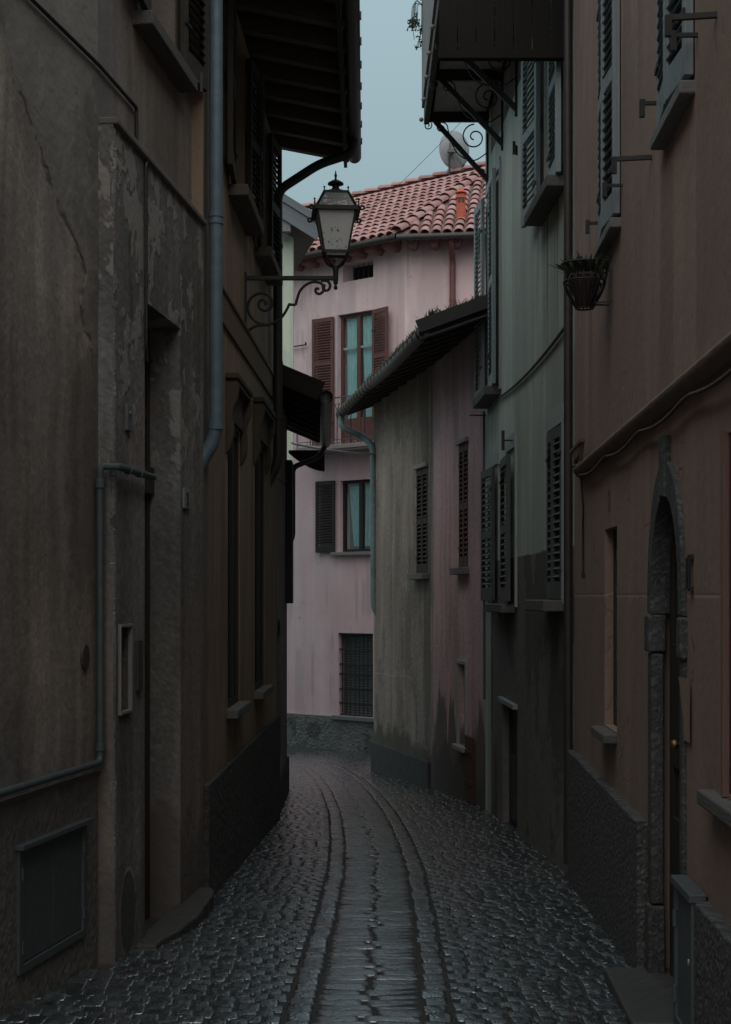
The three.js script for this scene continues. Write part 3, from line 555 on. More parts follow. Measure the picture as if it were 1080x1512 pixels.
// ================================================================== PINK HOUSE AT THE BEND
{
  const root = thing('pink_house', 'tall pale pink house with red hipped tile roof, shuttered balcony door and barred window', 'house', [0, -1.08, -25]);
  const B = [0.652, 23.6], A = [-2.7, 26.37], C = [3.6, 23.2];
  const F = new Frame(A, B), G = new Frame(B, C);
  const col = (x, y, o, sx) => {
    plaster(x, y, o, [0.78, 0.60, 0.62], { blotch: 0.12, streak: 0.14, grain: 0.07, seedx: 240 + sx, hue: 0.03 });
    const w = fbm(x * 4 + sx, y * 4, 4) - 0.5, pk = ss(0.48, 0.62, fbm(x * 0.9 + sx, y * 0.5 + 3, 4) + w * 0.15); lay(o, [0.74, 0.49, 0.515], pk * 0.55);
    const gr = ss(0.56, 0.66, fbm(x * 3.5 + sx + 9, y * 0.45, 4) + w * 0.12); lay(o, [0.54, 0.43, 0.445], gr * 0.45);
    const f1 = fbm(x * 16 + sx, y * 0.7, 4), ru = ss(0.56, 0.72, f1 + w * 0.2) * ss(0.42, 0.6, fbm(x * 1.6 + 5 + sx, y * 1.1, 4)); lay(o, [0.36, 0.29, 0.29], ru * 0.4);
    const hc = Math.abs(fbm(x * 2.1 + sx, y * 1.3 + 2, 5) - 0.5); lay(o, [0.42, 0.32, 0.33], ss(0.006, 0.001, hc) * ss(0.5, 0.62, fbm(x * 0.8 + 3, y * 0.7 + sx, 3)) * 0.6);
  };
  const m1 = texMat(tex(F.len, 9.4, 120, (x, y, o) => col(x, y, o, 0), 0, -1.6), 0.003, 0.95), m2 = texMat(tex(3, 9.4, 90, (x, y, o) => col(x, y, o, 13), 0, -1.6), 0.003, 0.95);
  const u = (d) => F.u(d);
  const dr = [u(24.53), u(24.02), 4.18, 6.42], w1 = [u(24.50), u(23.99), 2.33, 3.56], w0 = [u(24.53), u(24.035), -0.48, 0.94], at = [u(24.46), u(24.03), 6.97, 7.27];
  fpart('wall', wallGeo(0, F.len, -1.6, 7.62, [dr, w1, w0, at], 0.3, [0, -1.6, F.len, 9.4]), m1, root, F);
  fpart('wall', wallGeo(0, G.len, -1.6, 7.62, [], 0.3, [0, -1.6, 3, 9.4]), m2, root, G);
  const tp = tex(2, 1.2, 220, (x, y, o) => { const k = fbm(x * 16, y * 16, 4), k2 = vn(x * 45, y * 45); const c = 0.6 + 0.55 * k + 0.3 * k2; o[0] = 0.165 * c; o[1] = 0.17 * c; o[2] = 0.165 * c; const s = ss(0.55, 0.66, fbm(x * 2.4, y * 2.4 + 5, 4)); lay(o, [0.05, 0.05, 0.05], s * 0.6); o[3] = 0.6 * k + 0.4 * k2; });
  fpart('plinth', uvRect(bx(F.len - 0.01, 1.1, 0.05, F.len / 2, -1.07, 0.022, 0.015), [0, 0, 2, 1.2]), texMat(tp, 0.025, 0.95), root, F);
  fpart('plinth_cap', bx(F.len - 0.02, 0.02, 0.05, F.len / 2, -0.508, 0.02, 0.005), M.tint(0.3, 0.27, 0.27), root, F);
  // attic slot
  for (let i = 1; i < 6; i++) fpart('vent_bar', cyl(0.007, 0.007, at[3] - at[2], mix(at[0], at[1], i / 6), (at[2] + at[3]) / 2, -0.15, 6), M.iron, root, F);
  // windows: glass, curtains, a dark room
  const glass = new THREE.MeshPhysicalMaterial({ color: new THREE.Color().setRGB(0.92, 0.97, 0.96), transmission: 1, thickness: 0, roughness: 0.05, ior: 1.5 });
  const cloth = M.tint(0.36, 0.60, 0.62, 0.95, 0.0006);
  const curtain = (f, x0, x1, y0, y1, hem) => { const g = new THREE.PlaneGeometry(x1 - x0, y1 - y0, 40, 8).translate((x0 + x1) / 2, (y0 + y1) / 2, -0.05); const p = g.attributes.position; for (let i = 0; i < p.count; i++) { const X = p.getX(i), k = (p.getY(i) - y0) / (y1 - y0); p.setZ(i, -0.06 + 0.015 * Math.sin(X * 75) * (0.4 + 0.6 * (1 - k))); if (hem) p.setX(i, X + hem * Math.pow(clamp(1 - k), 1.5) * (x1 - X)); } g.computeVertexNormals(); const c = part('curtain', g, cloth, f); c.material.side = THREE.DoubleSide; return c; };
  const redW = M.wood(0.16, 0.066, 0.055, 0.6);
  {
    const f = windowFill(root, F, dr[0], dr[1], dr[2], dr[3], 0.1, redW, { glass });
    const w = dr[1] - dr[0], h = dr[3] - dr[2];
    part('lower_panel', bx(w - 0.1, 0.42, 0.03, w / 2, 0.24, 0.005, 0.005), redW, f);
    part('glazing_bar', bx(w - 0.1, 0.04, 0.03, w / 2, h * 0.74, 0.0), M.tint(0.3, 0.4, 0.4), f);
    curtain(f, 0.06, w * 0.46, 0.45, h - 0.06); curtain(f, w * 0.53, w - 0.06, 0.45, h - 0.06, 0.25);
    part('room_back', bx(w, h, 0.02, w / 2, h / 2, -0.17), M.core, f);
    fpart('door_surround', mg([bx(0.055, h, 0.014, dr[0] - 0.03, dr[2] + h / 2, 0.006)]), M.tint(0.62, 0.52, 0.54), root, F);
    put(shutter(root, 0.47, 2.2, redW, { s: -1, rails: [0.27, 0.64], stile: 0.06 }), F, dr[0] - 0.065, dr[2] + 0.02, 0.04, 0.06);
    put(shutter(root, 0.40, 2.2, redW, { s: 1, rails: [0.27, 0.64], stile: 0.06 }), F, dr[1] + 0.005, dr[2] + 0.02, 0.045, -0.2);
  }
  {
    const brn = M.wood(0.035, 0.026, 0.024, 0.6);
    const f = windowFill(root, F, w1[0], w1[1], w1[2], w1[3], 0.1, brn, { glass });
    const w = w1[1] - w1[0], h = w1[3] - w1[2];
    curtain(f, 0.07, w * 0.46, 0.1, h - 0.09, 0.35); curtain(f, w * 0.56, w - 0.06, 0.1, h - 0.09, -0.06);
    part('room_back', bx(w, h, 0.02, w / 2, h / 2, -0.17), M.room, f);
    put(shutter(root, 0.42, 1.24, brn, { s: -1, rails: [] }), F, w1[0] - 0.09, w1[2], 0.035, 0.05);
    sill(root, F, w1[0] - 0.16, w1[1] + 0.08, w1[2] - 0.06, 0.08, 0.06, M.stone);
  }
  {
    const w = w0[1] - w0[0], h = w0[3] - w0[2];
    const gr = part('window_grille', bx(w, 0.02, 0.012, w / 2, 0.01, 0), M.iron, root); put(gr, F, w0[0], w0[2], -0.05);
    for (let i = 0; i < 8; i++) part('bar', cyl(0.009, 0.009, h, (i + 0.6) * w / 8.2, h / 2, 0, 6), M.iron, gr);
    for (const y of [0.15, 0.32, 0.5, 0.62, 0.8, 0.99]) part('cross_bar', bx(w, 0.028, 0.012, w / 2, y * h, 0.008), M.iron, gr);
    const bl = part('window_blind', bx(w, h, 0.015, w / 2, h / 2, -0.03), M.tint(0.10, 0.115, 0.115, 0.7), root); put(bl, F, w0[0], w0[2], -0.14);
    const g = new THREE.BoxGeometry(w, 0.03, 0.014); for (let i = 0; i < 34; i++) { const s = part('slat', g, M.tint(0.24, 0.26, 0.26, 0.6), bl); s.position.set(w / 2, (i + 0.5) * h / 34, -0.008); s.rotation.x = 0.5; }
    sill(root, F, w0[0] - 0.08, w0[1] + 0.1, w0[2] - 0.07, 0.09, 0.07, M.tint(0.2, 0.21, 0.21, 0.8, 0.003));
  }
  // balcony
  {
    const b0 = dr[0] - 0.62, b1 = dr[1] + 0.75, dep = 0.42, y = 4.1, H = 0.83;
    const bal = part('balcony', mg([bx(b1 - b0, 0.075, dep, 0, 0, 0, 0.01), bx(b1 - b0 - 0.04, 0.03, dep - 0.03, 0, -0.05, -0.01)]), M.tint(0.34, 0.29, 0.29), root); put(bal, F, (b0 + b1) / 2, y, dep / 2);
    const hw = (b1 - b0) / 2 - 0.02, z = dep / 2 - 0.03;
    part('hand_rail', mg([bx(2 * hw, 0.022, 0.03, 0, H, z), bx(2 * hw, 0.012, 0.012, 0, H - 0.11, z), bx(2 * hw, 0.012, 0.012, 0, 0.12, z), bx(0.022, 0.022, dep - 0.06, -hw, H, 0), bx(0.022, 0.022, dep - 0.06, hw, H, 0)]), M.tint(0.13, 0.12, 0.12, 0.5), bal);
    for (let i = 0; i <= 7; i++) { const x = -hw + i * 2 * hw / 7; part('baluster', mg([bx(0.012, H - 0.24, 0.012, x, 0.035 + (H - 0.24) / 2, z), bar([x, H - 0.21, z], [x - 0.06, H - 0.1, z], 0.01, 0.01), bar([x, H - 0.21, z], [x + 0.06, H - 0.1, z], 0.01, 0.01)]), M.iron, bal); }
    for (let i = 0; i < 14; i++) { const x = -hw + (i + 0.5) * 2 * hw / 14; part('base_scroll', new THREE.TorusGeometry(0.042, 0.007, 6, 14, Math.PI).translate(x, 0.04, z + 0.0), M.tint(0.2, 0.19, 0.19, 0.5), bal); }
  }
  // drying rod on the wall
  { const r = part('drying_rod', mg([bx(0.42, 0.02, 0.02, 0, 0, 0.06), bx(0.02, 0.05, 0.02, 0.2, 0.02, 0.06), bx(0.02, 0.02, 0.06, -0.2, 0, 0.03)]), M.iron, root); put(r, F, F.u(25.1), 5.98, 0); }
  // hipped roof
  const ap = v3(2.45, 9.62, -26.6), ov = 0.42, ye = 7.46;
  const eaveL0 = F.p(0, ye, ov), corner = F.p(F.len, ye, ov).add(v3(0.12, 0, 0.12)), eaveR1 = G.p(G.len, ye, ov);
  const rdir = v3(A[0] - B[0], 0, -(A[1] - B[1])).normalize();
  const ridge0 = ap.clone().addScaledVector(rdir, 5.5), er1 = corner.clone().addScaledVector(eaveR1.clone().sub(corner).normalize(), 5);
  const faceGeo = (pts) => { const pos = []; for (let i = 1; i < pts.length - 1; i++) for (const q of [pts[0], pts[i], pts[i + 1]]) pos.push(q.x, q.y, q.z); const g = new THREE.BufferGeometry(); g.setAttribute('position', new THREE.Float32BufferAttribute(pos, 3)); const uv = []; for (let i = 0; i < pos.length / 3; i++) uv.push(pos[3 * i], pos[3 * i + 1]); g.setAttribute('uv', new THREE.Float32BufferAttribute(uv, 2)); g.computeVertexNormals(); return g; };
  const eL = corner.clone().addScaledVector(rdir, 5.5);
  const roof = wpart('roof', mg([faceGeo([eL, corner, ap, ridge0]), faceGeo([corner, er1, ap]), faceGeo([eL, corner, ap, ridge0].map((q) => q.clone().add(v3(0, -0.09, 0))).reverse()), faceGeo([corner, er1, ap].map((q) => q.clone().add(v3(0, -0.09, 0))).reverse())]), M.tint(0.27, 0.155, 0.135, 0.9, 0.002), root);
  const R = (v) => v.clone().sub(root.position);
  const tileM = [[0.46, 0.245, 0.225], [0.41, 0.21, 0.195], [0.5, 0.29, 0.27], [0.38, 0.205, 0.195], [0.46, 0.27, 0.255]].map((c) => M.tint(c[0], c[1], c[2], 0.85, 0.004, { side: THREE.DoubleSide }));
  const tg = (() => { // a tapered half-barrel with some thickness, running along +z (up the slope), wide end at z = 0
    const n = 8, pos = [], idx = [], uv = []; const ring = (r, z, y) => { for (let i = 0; i <= n; i++) { const a = Math.PI * i / n; pos.push(-Math.cos(a) * r, Math.sin(a) * r * 0.8 + y, z); uv.push(i / n * 0.3, z); } };
    ring(0.082, 0, 0.010); ring(0.066, 0.40, 0.0); ring(0.070, 0, 0.008); ring(0.054, 0.40, 0.0);
    const q = (a, b) => { for (let i = 0; i < n; i++) idx.push(a * 9 + i, a * 9 + i + 1, b * 9 + i, b * 9 + i, a * 9 + i + 1, b * 9 + i + 1); };
    q(0, 1); q(3, 2); q(2, 0);
    const g = new THREE.BufferGeometry(); g.setAttribute('position', new THREE.Float32BufferAttribute(pos, 3)); g.setAttribute('uv', new THREE.Float32BufferAttribute(uv, 2)); g.setIndex(idx); g.computeVertexNormals(); return g;
  })();
  let tiles = [];
  function tileFace(P0, along, up, nrm, width, inside) {
    const q = new THREE.Quaternion().setFromRotationMatrix(new THREE.Matrix4().makeBasis(along.clone().negate().cross(up).dot(nrm) > 0 ? along : along, nrm, up));
    // basis must be right-handed: x = nrm cross up
    const xax = nrm.clone().cross(up); q.setFromRotationMatrix(new THREE.Matrix4().makeBasis(xax, nrm, up));
    for (let c = 0; c < width / 0.185; c++) for (let r = 0; r < 14; r++) {
      const a = (c + 0.5) * 0.185, s = -0.06 + r * 0.30; if (!inside(a, s + 0.15)) continue;
      const pos = P0.clone().addScaledVector(along, a + rr(-0.008, 0.008)).addScaledVector(up, s + rr(-0.015, 0.015)).addScaledVector(nrm, 0.022 + (r % 2) * 0.003);
      tiles.push([pos, q.clone().multiply(new THREE.Quaternion().setFromEuler(new THREE.Euler(0.045 + rr(-0.01, 0.01), rr(-0.02, 0.02), rr(-0.03, 0.03)))), r]);
    }
  }
  const along1 = rdir.clone(), up1 = ap.clone().sub(corner); up1.addScaledVector(along1, -up1.dot(along1)).normalize(); const n1 = along1.clone().cross(up1); if (n1.y < 0) n1.negate();
  const apA = ap.clone().sub(corner).dot(along1), apS = ap.clone().sub(corner).dot(up1);
  tileFace(corner, along1, up1, n1, 5.4, (a, s) => s < apS - 0.05 && a > apA * (s / apS) + 0.06);
  const along2 = er1.clone().sub(corner).normalize(), up2 = ap.clone().sub(corner); up2.addScaledVector(along2, -up2.dot(along2)).normalize(); const n2 = up2.clone().cross(along2); if (n2.y < 0) n2.negate();
  const bA = ap.clone().sub(corner).dot(along2), bS = ap.clone().sub(corner).dot(up2);
  tileFace(corner, along2, up2, n2, 3.4, (a, s) => s < bS && a > bA * (s / bS) + 0.1 && a < 4.9 - (4.9 - bA) * (s / bS));
  const vis = (t) => { const x = t[0].x / -t[0].z; return x > -0.06 && x < 0.095; };
  tiles.sort((a, b) => (vis(b) - vis(a)) || (b[0].z - a[0].z));
  const restT = [];
  tiles.forEach((t, i) => {
    if (i < 300) { const o = part('roof_tile', tg, tileM[Math.floor(rnd() * 5)], roof); o.position.copy(R(t[0])); o.quaternion.copy(t[1]); }
    else restT.push(NI(tg.clone()).applyQuaternion(t[1]).translate(...R(t[0]).toArray()));
  });
  if (restT.length) part('further_roof_tiles', mergeGeometries(restT), tileM[0], roof).userData.kind = 'stuff';
  // hip and ridge tiles
  const run = (a, b, name) => { const dir = b.clone().sub(a), L = dir.length(); dir.normalize(); const side = dir.clone().cross(v3(0, 1, 0)).normalize(), nn = side.clone().cross(dir).normalize(); const q = new THREE.Quaternion().setFromRotationMatrix(new THREE.Matrix4().makeBasis(nn.clone().cross(dir), nn, dir)); for (let s = 0; s < L - 0.2; s += 0.34) { const o = part(name, tg, tileM[Math.floor(rnd() * 5)], roof); o.position.copy(R(a.clone().addScaledVector(dir, s).addScaledVector(nn, 0.05))); o.quaternion.copy(q).multiply(new THREE.Quaternion().setFromEuler(new THREE.Euler(0.05, rr(-0.02, 0.02), 0))); o.scale.set(1.35, 1.35, 1); } };
  run(corner, ap, 'hip_tile'); run(ridge0, ap, 'ridge_tile');
  // eave board, gutter, purlin ends
  for (const [a, b] of [[eL, corner], [corner, er1]]) { wpart('gutter', sweep([a.clone().add(v3(0, -0.05, 0.05)), b.clone().add(v3(0, -0.05, 0.05))], 0.055, 10), M.pipeDark, root); }
  const pend = (() => { const s = new THREE.Shape(); s.moveTo(-0.09, 0.1); s.lineTo(0.09, 0.1); s.lineTo(0.075, 0); s.bezierCurveTo(0.06, -0.09, -0.06, -0.09, -0.075, 0); s.closePath(); return new THREE.ExtrudeGeometry(s, { depth: 0.34, bevelEnabled: false }); })();
  for (const [Fr, L] of [[F, F.len], [G, 3]]) for (let uu = L - 0.15; uu > 0; uu -= 0.36) { const o = part('eave_corbel', pend, M.tint(0.30, 0.16, 0.155), root); put(o, Fr, Fr === F ? uu : L - uu, 7.36, 0); }
  // terracotta vent
  { const at0 = corner.clone().addScaledVector(along2, 1.02).addScaledVector(up2, 0.62); wpart('chimney_pot', mg([cyl(0.075, 0.085, 0.5, at0.x, at0.y + 0.2, at0.z, 14), cyl(0.095, 0.095, 0.03, at0.x, at0.y + 0.40, at0.z, 14), cyl(0.0, 0.1, 0.1, at0.x, at0.y + 0.53, at0.z, 14)]), M.tint(0.55, 0.13, 0.075), root);
    wpart('chimney_opening', mg([-0.03, 0.03].map((x) => bx(0.035, 0.06, 0.03, at0.x + x, at0.y + 0.35, at0.z + 0.074))), M.dark, root); }
  // downpipe on the right-hand face
  { const uu = 0.80; wpart('downpipe', poly([G.p(uu, 7.42, 0.4), G.p(uu, 7.3, 0.38), G.p(uu, 7.12, 0.08), G.p(uu, 3.5, 0.08)], 0.05, 10), M.pipeRed, root); for (const y of [6.45, 5.2]) wpart('pipe_clamp', cyl(0.058, 0.058, 0.04, ...G.p(uu, y, 0.08).toArray(), 10), M.pipeRed, root); }
  mass(root, [[-2.5, 26.8], [0.75, 24.0], [3.6, 23.6], [3.6, 29], [-2.5, 29]], -1.6, 6.55, M.core);
  mass(root, [[-2.5, 28], [0.9, 25.4], [3.6, 25.0], [3.6, 29], [-2.5, 29]], 6.56, 7.95, M.core, 'attic_core');
}

// ================================================================== CURVED HOUSE WITH THE LOW ROOF
{
  const root = thing('curved_house', 'low curved house of stained grey and mauve plaster under a sagging gutter', 'house', [0.8, -0.6, -16]);
  const a = [0.11, 19.2], b = [0.755, 16.5], c = [1.10, 14.25], e = [1.158, 13.72];
  const Fa = new Frame(a, b), Fb2 = new Frame(b, c), Fc = new Frame(c, e), L1 = Fa.len, L2 = Fb2.len, L3 = Fc.len, LT = L1 + L2 + L3;
  const t = tex(LT, 5.8, 150, (x, y, o) => {
    const w = fbm(x * 5, y * 5, 4) - 0.5, w2 = fbm(x * 24, y * 24, 3) - 0.5, st = fbm(x * 6, y * 0.5 + 3, 4) - 0.5;
    plaster(x, y, o, [0.68, 0.43, 0.455], { blotch: 0.22, streak: 0.3, grain: 0.22, seedx: 310, hue: 0.05 });
    const k = [o[0], o[1], o[2]], hgt = o[3];
    plaster(x, y, o, [0.36, 0.288, 0.248], { blotch: 0.35, streak: 0.45, grain: 0.35, seedx: 340, hue: 0.05 });
    const toPink = ss(L1 - 0.12, L1 + 0.5, x + st * 0.9 + w * 0.35 + w2 * 0.12); lay(o, k, toPink);
    // dark run-off stain where the two coats meet, breaking up downwards
    const run = Math.exp(-Math.pow((x - L1 + 0.12 + st * 0.5) / 0.30, 2)) * ss(0.36, 0.62, fbm(x * 11, y * 0.9, 4) + 0.16) ; lay(o, [0.11, 0.097, 0.082], run * 0.75);
    // black growth under the eaves and lower down
    const moss = ss(0.50, 0.66, fbm(x * 2.2 + 6, y * 1.1, 5) + w2 * 0.3 + (y > 3.3 ? (y - 3.3) * 0.22 : 0) + (y < 0.6 ? 0.04 : 0)); lay(o, [0.155, 0.128, 0.11], moss * 0.55 * (1 - toPink * 0.6));
    const speck = ss(0.76, 0.84, vn(x * 38, y * 38)) * ss(0.45, 0.6, fbm(x * 3, y * 3 + 8, 3)); lay(o, [0.36, 0.34, 0.3], speck * 0.35); o[3] += w2 * 0.5 + speck * 0.2;
    // crack lines
    const cy = 0.52 + 0.05 * fbm(x * 3, 1, 3) + x * 0.02; const cr = Math.exp(-Math.pow((y - cy + w2 * 0.02) / 0.007, 2)) * ss(L1 * 0.86, L1 * 0.7, x); lay(o, [0.5, 0.48, 0.43], cr * 0.55);
    // broken lower coat with pale crumbling edge
    const edge = -0.10 + 0.22 * (fbm(x * 3.4 + 2, 7, 4) - 0.5) * 2 + w2 * 0.18 - x * 0.02;
    const low = ss(edge + 0.09, edge - 0.09, y + w2 * 0.3 + w * 0.2); lay(o, [0.085, 0.078, 0.07], low * 0.8); const rim = Math.exp(-Math.pow((y - edge) / 0.02, 2)) * ss(0.4, 0.55, fbm(x * 9, y * 9, 3)); lay(o, [0.4, 0.36, 0.3], rim * 0.6); o[3] += rim * 0.3 - low * 0.2;
    // rising damp on the mauve part with a jagged top
    const jag = 0.30 + 0.45 * (fbm(x * 7 + 4, 3, 4) - 0.5) * 2 + w2 * 0.15; const damp = ss(jag + 0.14, jag - 0.14, y + w2 * 0.35 + w * 0.2) * ss(L1 + 0.05, L1 + 0.3, x + w * 0.3); lay(o, [0.085, 0.08, 0.078], damp * 0.85);
  }, 0, -1.4);
  const m = texMat(t, 0.008, 0.95);
  const w5 = [Fa.u(17.08), Fa.u(16.62), 1.85, 3.1], w6 = [Fb2.u(14.98), Fb2.u(14.56), 1.88, 3.17], w7 = [Fb2.u(14.98), Fb2.u(14.62), 0.03, 0.88];
  fpart('wall', wallGeo(0, L1, -1.5, 4.25, [w5], 0.28, [0, -1.4, LT, 5.8]), m, root, Fa);
  fpart('wall', wallGeo(0, L2, -1.5, 4.25, [w6, w7], 0.28, [-L1, -1.4, LT, 5.8]), m, root, Fb2);
  fpart('wall', wallGeo(0, L3, -1.5, 4.25, [], 0.28, [-L1 - L2, -1.4, LT, 5.8]), m, root, Fc);
  // dark skirting, its top following the street down
  { const s = new THREE.Shape(); const top = (uu) => gy(19.2 - uu * 0.973) + 0.42; s.moveTo(0, -1.5); s.lineTo(L1, -1.5); s.lineTo(L1, top(L1) - 0.12); s.lineTo(0, top(0)); s.closePath(); fpart('skirting', new THREE.ExtrudeGeometry(s, { depth: 0.03, bevelEnabled: true, bevelSize: 0.006, bevelThickness: 0.006, bevelSegments: 1 }).translate(0, 0, 0.004), M.tint(0.085, 0.085, 0.085, 0.95, 0.004), root, Fa); }
  const brn = M.wood(0.075, 0.06, 0.055), rb = M.wood(0.15, 0.085, 0.075);
  for (const [F, w, mm, lb] of [[Fa, w5, brn, 'dark brown shutter'], [Fb2, w6, rb, 'reddish brown shutter']]) {
    const ww = w[1] - w[0], h = w[3] - w[2];
    put(shutter(root, ww / 2 - 0.003, h - 0.01, mm, { s: 1, pitch: 0.05, stile: 0.035, label: lb }), F, w[0], w[2], -0.01);
    put(shutter(root, ww / 2 - 0.003, h - 0.01, mm, { s: -1, pitch: 0.05, stile: 0.035, label: lb }), F, w[1], w[2], -0.01);
    sill(root, F, w[0] - 0.08, w[1] + 0.06, w[2] - 0.07, 0.09, 0.07, M.tint(0.22, 0.22, 0.22, 0.85, 0.003));
    fpart('lintel', bx(ww + 0.06, 0.05, 0.06, (w[0] + w[1]) / 2, w[3] + 0.024, 0.012, 0.006), M.tint(0.42, 0.38, 0.36), root, F);
    fpart('opening_back', bx(ww, h, 0.02, (w[0] + w[1]) / 2, (w[2] + w[3]) / 2, -0.25), M.room, root, F);
  }
  { const ww = w7[1] - w7[0], h = w7[3] - w7[2]; fpart('window_surround', mg([bx(0.04, h + 0.07, 0.03, w7[0] - 0.018, (w7[2] + w7[3]) / 2, 0.01), bx(0.04, h + 0.07, 0.03, w7[1] + 0.018, (w7[2] + w7[3]) / 2, 0.01), bx(ww, 0.035, 0.03, (w7[0] + w7[1]) / 2, w7[3] + 0.017, 0.011)]), M.tint(0.42, 0.44, 0.44), root, Fb2);
    windowFill(root, Fb2, w7[0], w7[1], w7[2], w7[3], 0.12, M.tint(0.09, 0.1, 0.1), { mullion: false });
    sill(root, Fb2, w7[0] - 0.05, w7[1] + 0.06, w7[2] - 0.05, 0.07, 0.05, M.tint(0.4, 0.41, 0.41)); }
  { const h = part('hatch', mg([bx(0.36, 0.66, 0.03, 0.18, 0.33, 0, 0.005), bx(0.36, 0.04, 0.012, 0.18, 0.2, 0.02), bx(0.36, 0.04, 0.012, 0.18, 0.5, 0.02)]), M.wood(0.13, 0.05, 0.04), root); put(h, Fb2, Fb2.u(14.28) - 0.34, -0.5, 0.012); }
  // roof, gutter
  const g0 = [-0.30, 19.35], g1 = [0.60, 13.25], yg = 4.06, rise = 0.36;
  const P = (s, out, y) => [mix(g0[0], g1[0], s) + out, y, -mix(g0[1], g1[1], s)];
  const roof = wpart('roof', quadSlab([P(0, 0, yg + 0.1), P(1, 0, yg + 0.1), P(1, 3, yg + 0.1 + 3 * rise), P(0, 3, yg + 0.1 + 3 * rise)], 0.05), M.woodDark, root);
  const RT = (g) => g.translate(-root.position.x, -root.position.y, -root.position.z);
  for (let k = 0; k < 15; k++) { const s = 0.02 + k * 0.96 / 14; part('rafter', RT(bar(P(s, 0.02, yg + 0.005), P(s, 0.68, yg + 0.005 + 0.66 * rise), 0.07, 0.09)), M.woodSoffit, roof); }
  { const gu = wpart('gutter', sweep(Array.from({ length: 14 }, (_, i) => v3(...P(i / 13, -0.05, yg - 0.01 + 0.02 * Math.sin(i * 0.5)))), 0.058, 14), M.tint(0.06, 0.063, 0.065, 0.5, 0.0006), root);
    for (let i = 0; i < 26; i++) { const p = P((i + 0.5) / 26, -0.05, yg - 0.005); part('gutter_hook', new THREE.TorusGeometry(0.061, 0.006, 5, 16).rotateY(0.14).translate(p[0] - root.position.x, p[1] - root.position.y, p[2] - root.position.z), M.pipeDark, gu); } }
  for (let i = 0; i < 30; i++) { const p = P((i + 0.5) / 30, 0.17, yg + 0.145); const tl = part('tile', new THREE.CylinderGeometry(0.04, 0.048, 0.4, 8, 1, true, -Math.PI / 2, Math.PI).rotateX(-Math.PI / 2).rotateY(Math.PI / 2).rotateZ(0.34), M.tint(0.13, 0.11, 0.1, 0.95, 0.004, { side: THREE.DoubleSide }), roof); tl.position.set(p[0] - root.position.x, p[1] - root.position.y, p[2] - root.position.z); tl.rotation.y = 0.14; }
  // near gable end: flashing board
  part('verge_board', RT(mg([bar(P(1.006, -0.12, yg + 0.03), P(1.0, 0.56, yg + 0.08 + 0.56 * rise), 0.04, 0.12), bar(P(1.008, -0.10, yg - 0.085), P(1.002, 0.58, yg - 0.05 + 0.58 * rise), 0.05, 0.02)])), M.tint(0.07, 0.068, 0.068, 0.7), roof);
  { // grass and moss grown over the roof edge
    const bl = []; for (let i = 0; i < 420; i++) { const s = 1 - Math.pow(rnd(), 2.2) * 0.75, out = rr(-0.03, 0.5) * (rnd() < 0.6 ? (s > 0.9 ? 1 : 0.15) : 0.12), h = rr(0.015, s > 0.9 ? 0.075 : 0.04), p = P(s, out, yg + 0.15 + out * rise); const g = new THREE.ConeGeometry(0.006, h, 3).translate(0, h / 2, 0).rotateZ(rr(-0.6, 0.6)).rotateX(rr(-0.6, 0.6)).translate(p[0], p[1], p[2]); bl.push(g); }
    const gm = part('roof_grass', RT(mg(bl)), std(0.075, 0.085, 0.04, 0.95), roof); gm.userData.kind = 'stuff';
  }
  wpart('downpipe', poly([P(0.03, -0.05, yg - 0.05), P(0.03, -0.05, yg - 0.2), [0.0, 3.72, -19.22], [0.105, 3.58, -19.12], [0.115, 1.42, -19.12], [0.21, 1.28, -19.1]], 0.046, 14), M.pipeTeal, root);
  for (const y of [3.2, 1.95]) wpart('pipe_clamp', cyl(0.054, 0.054, 0.03, 0.115, y, -19.12, 14), M.pipeTeal, root);
  wpart('end_wall', bx(2.6, 5.8, 0.05, 1.43, 1.35, -19.2), m, root);
  mass(root, [[0.4, 19.15], [1.05, 16.5], [1.4, 14.2], [1.5, 13.75], [4, 13.75], [4, 19.15]], -1.5, 4.2, M.core);
}

